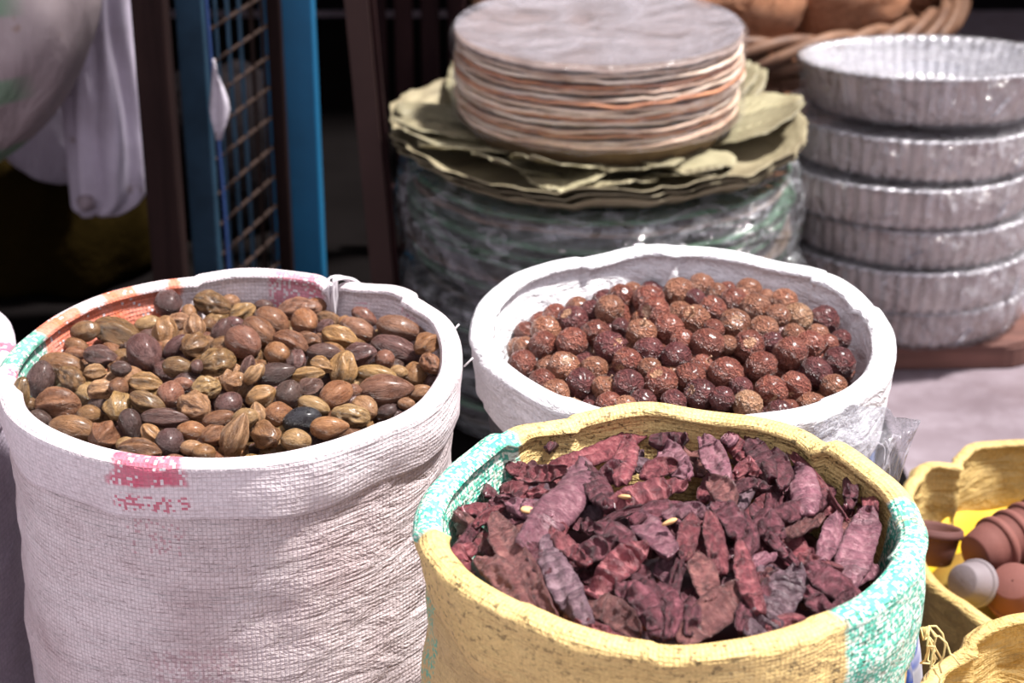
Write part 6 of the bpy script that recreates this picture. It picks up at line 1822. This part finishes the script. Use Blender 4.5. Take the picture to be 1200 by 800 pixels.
def nut_mesh(style, seed):
    nu, nv = 44, 30
    rnd = random.Random(seed)
    ribs = rnd.choice([5, 5, 6])
    rows = []
    for j in range(nv + 1):
        t = -math.cos(PI * j / nv)
        base = math.sqrt(max(0, 1 - t * t))
        tip = 0.0
        if 'P' in style:
            base *= 1 - 0.30 * max(0, t) ** 1.2
        else:
            base *= 1 - 0.12 * max(0, t)
        if 'R' in style: base = base ** 1.12
        row = []
        for i in range(nu):
            ph = TAU * i / nu
            tw = ph + 0.25 * t * rnd.choice([1]) + 0.25 * nz(seed * 3.3, t * 1.5, 0)
            ridge = 1 - abs(math.sin(ribs * tw / 2)) ** 0.8        # sharp outward ridges
            c, s = math.cos(ph), math.sin(ph)
            w1 = nz(c * 1.6 + seed, s * 1.6, t * 1.1 + seed)
            w2 = nz(c * 4.5 + seed, s * 4.5, t * 1.6)
            if style[0] == 'R':
                k = 0.80 + 0.27 * ridge + 0.06 * w1 + 0.06 * w2
            elif style[0] == 'W':
                k = 0.88 + 0.13 * ridge + 0.10 * w1 + 0.20 * nz(c * 3.2 + seed, s * 3.2, t * 2.6) + 0.06 * nz(c * 8, s * 8 + seed, t * 5)
            else:
                k = 0.965 + 0.045 * math.cos(ribs * tw) * (0.3 + 0.7 * max(0, nz(seed, 1.3, t))) + 0.06 * w1 + 0.018 * w2
            x = t * (1.0 + (0.10 * t if 'P' in style else 0.0))
            row.append((x + 0.02 * nz(c, s + seed, t * 3), base * k * c, base * k * s))
        rows.append(row)
    return grid_mesh('dried_nut', rows, nu, nv + 1, True)
NUT_ME = {}
for st in ('S', 'R', 'W', 'SP', 'RP'):
    NUT_ME[st] = [nut_mesh(st, i * 7.7 + len(st) + ord(st[0])) for i in range(5 if st in 'SR' else 3)]
nut_mesh_mat = {}
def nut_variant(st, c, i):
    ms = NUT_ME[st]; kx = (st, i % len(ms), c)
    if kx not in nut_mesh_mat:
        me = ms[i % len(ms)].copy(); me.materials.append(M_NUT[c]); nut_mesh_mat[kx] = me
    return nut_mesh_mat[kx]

items = []
for i, line in enumerate(NUT_TABLE.strip().splitlines()):
    f = line.split(); v = [int(x) for x in f[:10]]; c, st = f[10], f[11]
    o = link('dried_nut', nut_variant(st, c, i))
    o.location = (v[0] / 1e4, v[1] / 1e4, v[2] / 1e4)
    o.rotation_mode = 'QUATERNION'; o.rotation_quaternion = Quaternion((v[3], v[4], v[5], v[6])).normalized()
    o.scale = (v[7] * 1.04e-4, v[8] * 1.10e-4, v[9] * 1.10e-4)
    o['category'] = 'nut'; o['group'] = 'dried brown nuts in the pinkish white sack'
    ring, hour = rim_words(LC[0], LC[1], 0.135, 0.135, o.location.x, o.location.y)
    big = 'big ' if v[7] > 155 else ('small ' if v[7] < 80 else '')
    items.append((o, big + STYLE_W[st] + ' ' + NUT_W[c], ring, hour, v[7], v[2]))
label_pile(items, 'nut', 'in pinkish sack')

def lumpy_bed(name, cx, cy, rx, ry, zr, drop, dome, size, mat, label, seed, deep):
    """the nuts further down that only fill the gaps: one joined bed"""
    rnd = random.Random(seed); bm = bmesh.new()
    pitch = size * 1.75
    n = int(rx / pitch) + 2
    for i in range(-n, n + 1):
        for j in range(-n, n + 1):
            x = (i + 0.5 * (j % 2) + rnd.uniform(-.15, .15)) * pitch; y = (j * 0.87 + rnd.uniform(-.15, .15)) * pitch
            q = (x / (rx - 0.008 - size)) ** 2 + (y / (ry - 0.008 - size)) ** 2
            if q > 1: continue
            z = zr - drop + dome * (1 - q) - deep + rnd.uniform(-.002, .002)
            bmesh.ops.create_uvsphere(bm, u_segments=14, v_segments=9, radius=size * rnd.uniform(0.9, 1.1),
                matrix=Matrix.Translation((x, y, z)) @ Matrix.Rotation(rnd.uniform(0, 3), 4, 'Z') @ Matrix.Diagonal((1.25, 1, 1, 1)))
    o = bm_obj(name, bm, mat, None, sm=True); o.location = (cx, cy, 0)
    tag(o, label, 'filling', kind='stuff')
lumpy_bed('nut_bed', LC[0], LC[1], 0.132, 0.132, 0.455, 0.026, 0.030, 0.0095, M_NUT['P'], 'deeper brown nuts filling the pinkish white sack', 1, 0.034)

SOAP_C = {'R': ((0.245, 0.062, 0.042), (0.41, 0.145, 0.096)), 'D': ((0.125, 0.030, 0.033), (0.26, 0.082, 0.074)), 'O': ((0.33, 0.115, 0.062), (0.52, 0.24, 0.145)), 'T': ((0.46, 0.22, 0.12), (0.64, 0.38, 0.23))}
SOAP_W = {'R': 'reddish brown', 'D': 'dark maroon', 'O': 'orange brown', 'T': 'pale tan'}
M_SOAP = {c: mat_soap('soapnut_' + SOAP_W[c].replace(' ', '_'), *v) for c, v in SOAP_C.items()}
def soap_mesh(seed, scar):
    nu, nv = 48, 34
    rows = []
    for j in range(nv + 1):
        th = PI * j / nv
        row = []
        for i in range(nu):
            ph = TAU * i / nu
            d = Vector((math.sin(th) * math.cos(ph), math.sin(th) * math.sin(ph), math.cos(th)))
            w = noise.ridged_multi_fractal(d * 2.1 + Vector((seed, 0, seed)), 0.9, 2.1, 4, 1.0, 2.0)
            k = 0.93 + 0.085 * (w - 0.8) * 0.8 + 0.07 * noise.noise(d * 1.1 + Vector((0, seed, 0)))
            if scar:
                k = k * (1 - 0.16 * math.exp(-(th / 0.42) ** 4)) if th < 1.2 else k
            row.append(d * k)
        rows.append(row)
    return grid_mesh('soapnut', rows, nu, nv + 1, True)
def scar_mesh(seed):
    rows = []
    for (r, z) in ((0.001, 0.80), (0.16, 0.805), (0.27, 0.80), (0.335, 0.815), (0.37, 0.83), (0.40, 0.80), (0.41, 0.74)):
        rows.append([((r * (1 + 0.1 * nz(math.cos(TAU * i / 24) * 1.5 + seed, math.sin(TAU * i / 24) * 1.5, 0))) * math.cos(TAU * i / 24), r * 0.86 * math.sin(TAU * i / 24), z) for i in range(24)])
    return grid_mesh('seed_scar', rows, 24, 7, True)
M_SCAR = mat_soap('soapnut_scar', (0.50, 0.235, 0.125), (0.64, 0.36, 0.22), 0.5)
M_STALK = mat_plain('soapnut_stalk', (0.46, 0.28, 0.18), 0.6)
SOAP_ME = {b: [soap_mesh(3.3 * i + (40 if b else 0), b) for i in range(6)] for b in (0, 1)}
scar_me = scar_mesh(1.0); scar_me.materials.append(M_SCAR)
stalk_me = tube_mesh('stalk', [(0.12, 0.05, 0.80), (0.13, 0.06, 0.98), (0.16, 0.07, 1.12), (0.20, 0.06, 1.26), (0.22, 0.06, 1.30)], [0.10, 0.07, 0.06, 0.08, 0.10], 8); stalk_me.materials.append(M_STALK)
soap_mm = {}
def soap_variant(b, c, i):
    kx = (b, i % 6, c)
    if kx not in soap_mm:
        me = SOAP_ME[b][i % 6].copy(); me.materials.append(M_SOAP[c]); soap_mm[kx] = me
    return soap_mm[kx]
items = []
for i, line in enumerate(SOAPNUT_TABLE.strip().splitlines()):
    f = line.split(); v = [int(x) for x in f[:10]]; c, sc_, stem_ = f[10], int(f[11]), int(f[12])
    o = link('soapnut', soap_variant(sc_, c, i))
    o.location = (v[0] / 1e4, v[1] / 1e4, v[2] / 1e4)
    o.rotation_mode = 'QUATERNION'; o.rotation_quaternion = Quaternion((v[3], v[4], v[5], v[6])).normalized()
    o.scale = (v[7] * 1.11e-4, v[8] * 1.11e-4, v[9] * 1.11e-4)
    look = ('small ' if v[7] < 78 else '') + SOAP_W[c]
    if sc_:
        link('seed_scar', scar_me, None, o)
    if stem_:
        link('stalk', stalk_me, None, o); look = 'stalked ' + look
    elif sc_:
        look = 'scarred ' + look
    o['category'] = 'soapnut'; o['group'] = 'wrinkled soapnuts in the bright white sack'
    ring, hour = rim_words(MC[0], MC[1], 0.128, 0.128, o.location.x, o.location.y)
    items.append((o, look, ring, hour, v[7], v[2]))
label_pile(items, 'soapnut', 'in white sack')
lumpy_bed('soapnut_bed', MC[0], MC[1], 0.126, 0.126, 0.430, 0.026, 0.032, 0.0100, M_SOAP['D'], 'deeper soapnuts filling the bright white sack', 2, 0.033)

# ------------------------------------------------------------------ pods
POD_C = {'D': ((0.115, 0.031, 0.042), (0.040, 0.011, 0.016), (0.26, 0.095, 0.115)), 'R': ((0.225, 0.052, 0.064), (0.085, 0.019, 0.026), (0.42, 0.160, 0.165)),
         'M': ((0.245, 0.095, 0.125), (0.105, 0.038, 0.054), (0.43, 0.235, 0.260)), 'B': ((0.175, 0.064, 0.062), (0.072, 0.025, 0.025), (0.34, 0.155, 0.135)),
         'K': ((0.155, 0.086, 0.106), (0.065, 0.034, 0.046), (0.31, 0.205, 0.230))}
POD_W = {'D': 'dark maroon', 'R': 'wine red', 'M': 'mauve', 'B': 'brownish maroon', 'K': 'greyish purple'}
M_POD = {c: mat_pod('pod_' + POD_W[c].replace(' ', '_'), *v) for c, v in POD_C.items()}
cam_pos = Vector((0, 0, 1.0))
def pod_mesh(pts, w, ridge, seed):
    """flat curved pod: lens section, wavy edges, raised seed chambers"""
    pts = [Vector(p) for p in pts]
    n = 44; cl = []
    m = len(pts)
    for q in range(n):
        t = q / (n - 1) * (m - 1); a = min(int(t), m - 2); f = t - a
        p0, p1, p2, p3 = pts[max(0, a - 1)], pts[a], pts[a + 1], pts[min(m - 1, a + 2)]
        cl.append(0.5 * (2 * p1 + (p2 - p0) * f + (2 * p0 - 5 * p1 + 4 * p2 - p3) * f * f + (3 * p1 - p0 - 3 * p2 + p3) * f ** 3))
    length = sum((cl[i + 1] - cl[i]).length for i in range(n - 1))
    ns = max(2, round(length / 0.0075))
    rnd = random.Random(seed)
    tilt = Vector((rnd.uniform(-.45, .45), rnd.uniform(-.4, .3), rnd.uniform(-.2, .3)))
    mid = cl[n // 2]
    nrm0 = ((cam_pos - mid).normalized() * 0.9 + Vector((0, 0, 0.6)) + tilt).normalized()
    tw = rnd.uniform(-0.8, 0.8)
    K = 13
    top, bot = [], []
    amp = (0.0006, 0.0015, 0.0025, 0.0034)[ridge]
    for q in range(n):
        s = q / (n - 1)
        t = (cl[min(q + 1, n - 1)] - cl[max(q - 1, 0)]).normalized()
        side = nrm0.cross(t).normalized()
        nr = t.cross(side).normalized()
        side, nr = (side * math.cos(tw * (s - .5)) + nr * math.sin(tw * (s - .5))), (nr * math.cos(tw * (s - .5)) - side * math.sin(tw * (s - .5)))
        endf = min(1.0, (math.sin(PI * min(1, max(0, 0.03 + 0.94 * s)))) ** 0.42 * 1.04)
        lob = 1 + 0.05 * abs(math.sin(PI * ns * s)) + 0.10 * nz(s * 5 + seed, 1, 1)
        hw = 0.5 * w * endf * lob
        ph = math.cos(TAU * ns * s + 0.6 * nz(s * 3, seed, 2))
        rt_, rb_ = [], []
        for k in range(K):
            v = k / (K - 1) * 2 - 1
            e = 1 - abs(v) ** 2.2
            cup = -0.10 * w * (1 - v * v) * math.sin(seed * 1.7) + 0.05 * w * v * math.sin(s * 5 + seed)
            chev = math.cos(TAU * (ns * s + 0.16 * abs(v)) + 0.6 * nz(s * 3, seed, 2))
            rid = amp * chev * (e ** 0.6) + 0.0016 * nz(s * length * 260 + seed, v * 2.2, seed) + 0.0007 * nz(s * length * 700 + seed, v * 5, seed) + 0.0028 * nz(s * 4 + seed, v * 1.3, seed * 2)
            th = 0.0004 + 0.0013 * e
            rimr = 0.0011 * math.exp(-((abs(v) - 0.90) / 0.09) ** 2)
            b = cl[q] + side * (v * hw) + nr * (cup + rid)
            rt_.append(b + nr * (th + rimr)); rb_.append(b - nr * th)
        top.append(rt_); bot.append(rb_[::-1])
    rows = [a + b for a, b in zip(top, bot)]
    me = grid_mesh('dried_pod', rows, 2 * K, n, True, uv=lambda i, j: (j / (n - 1) * length * 30 + seed, i / (2 * K) * 2))
    bm = bmesh.new(); bm.from_mesh(me); bm.verts.ensure_lookup_table()
    bm.faces.new([bm.verts[i] for i in range(2 * K)][::-1]); bm.faces.new([bm.verts[(n - 1) * 2 * K + i] for i in range(2 * K)])
    bm.to_mesh(me); bm.free()
    return smooth(me), length
items = []
for i, line in enumerate(POD_TABLE.strip().splitlines()):
    h, rest = line.split('|'); c, rg, w = h.split(); v = [int(x) / 1e4 for x in rest.split()]
    P3 = [Vector(v[k:k + 3]) for k in range(0, len(v), 3)]
    ctr = sum(P3, Vector()) / len(P3)
    me, length = pod_mesh([ctr + (p - ctr) * 1.06 for p in P3], int(w) * 1.14e-4, int(rg), i * 1.37)
    me.transform(Matrix.Translation(-ctr))
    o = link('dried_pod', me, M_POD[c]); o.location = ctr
    o['category'] = 'pod'; o['group'] = 'dried maroon pods in the yellow and green sack'
    ring, hour = rim_words(FC[0], FC[1], 0.122, 0.118, ctr.x, ctr.y)
    look = ('long ' if length > 0.040 else 'short ' if length < 0.022 else '') + ('deeply ribbed ' if int(rg) >= 2 else 'faintly ribbed ' if int(rg) == 1 else 'smooth ') + ('narrow ' if int(w) < 75 else 'broad ' if int(w) > 150 else '') + POD_W[c]
    items.append((o, look, ring, hour, length, ctr.z))
label_pile(items, 'pod', 'in yellow sack')
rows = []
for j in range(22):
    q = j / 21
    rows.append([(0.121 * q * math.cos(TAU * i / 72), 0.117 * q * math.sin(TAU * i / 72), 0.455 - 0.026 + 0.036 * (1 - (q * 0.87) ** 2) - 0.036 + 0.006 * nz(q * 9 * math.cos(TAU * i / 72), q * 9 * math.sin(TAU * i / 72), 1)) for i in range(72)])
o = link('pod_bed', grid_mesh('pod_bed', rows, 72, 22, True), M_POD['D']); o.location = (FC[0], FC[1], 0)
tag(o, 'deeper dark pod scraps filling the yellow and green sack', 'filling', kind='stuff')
# pale pod scraps lying on top
M_SCRAP = mat_plain('pale_seed_scrap', (0.62, 0.36, 0.16), 0.6)
for (x, y, z, lab) in ((0.0625, 0.958, 0.4685, 'pale yellow seed scrap near the middle of the maroon pods'), (0.0855, 0.925, 0.4715, 'small straw coloured scrap in front of the middle of the pods'), (0.009, 0.965, 0.4560, 'small tan scrap on the pods at the left')):
    bm = bmesh.new(); bmesh.ops.create_icosphere(bm, subdivisions=2, radius=0.0032)
    for v_ in bm.verts: v_.co = Vector((v_.co.x * 1.5, v_.co.y * 0.8, v_.co.z * 0.45)) * (1 + 0.3 * nz(v_.co.x * 500, v_.co.y * 500, x * 99))
    o = bm_obj('seed_scrap', bm, M_SCRAP, sm=True); o.location = (x, y, z); o.rotation_euler = (0.5, 0.3, x * 40)
    tag(o, lab, 'scrap')
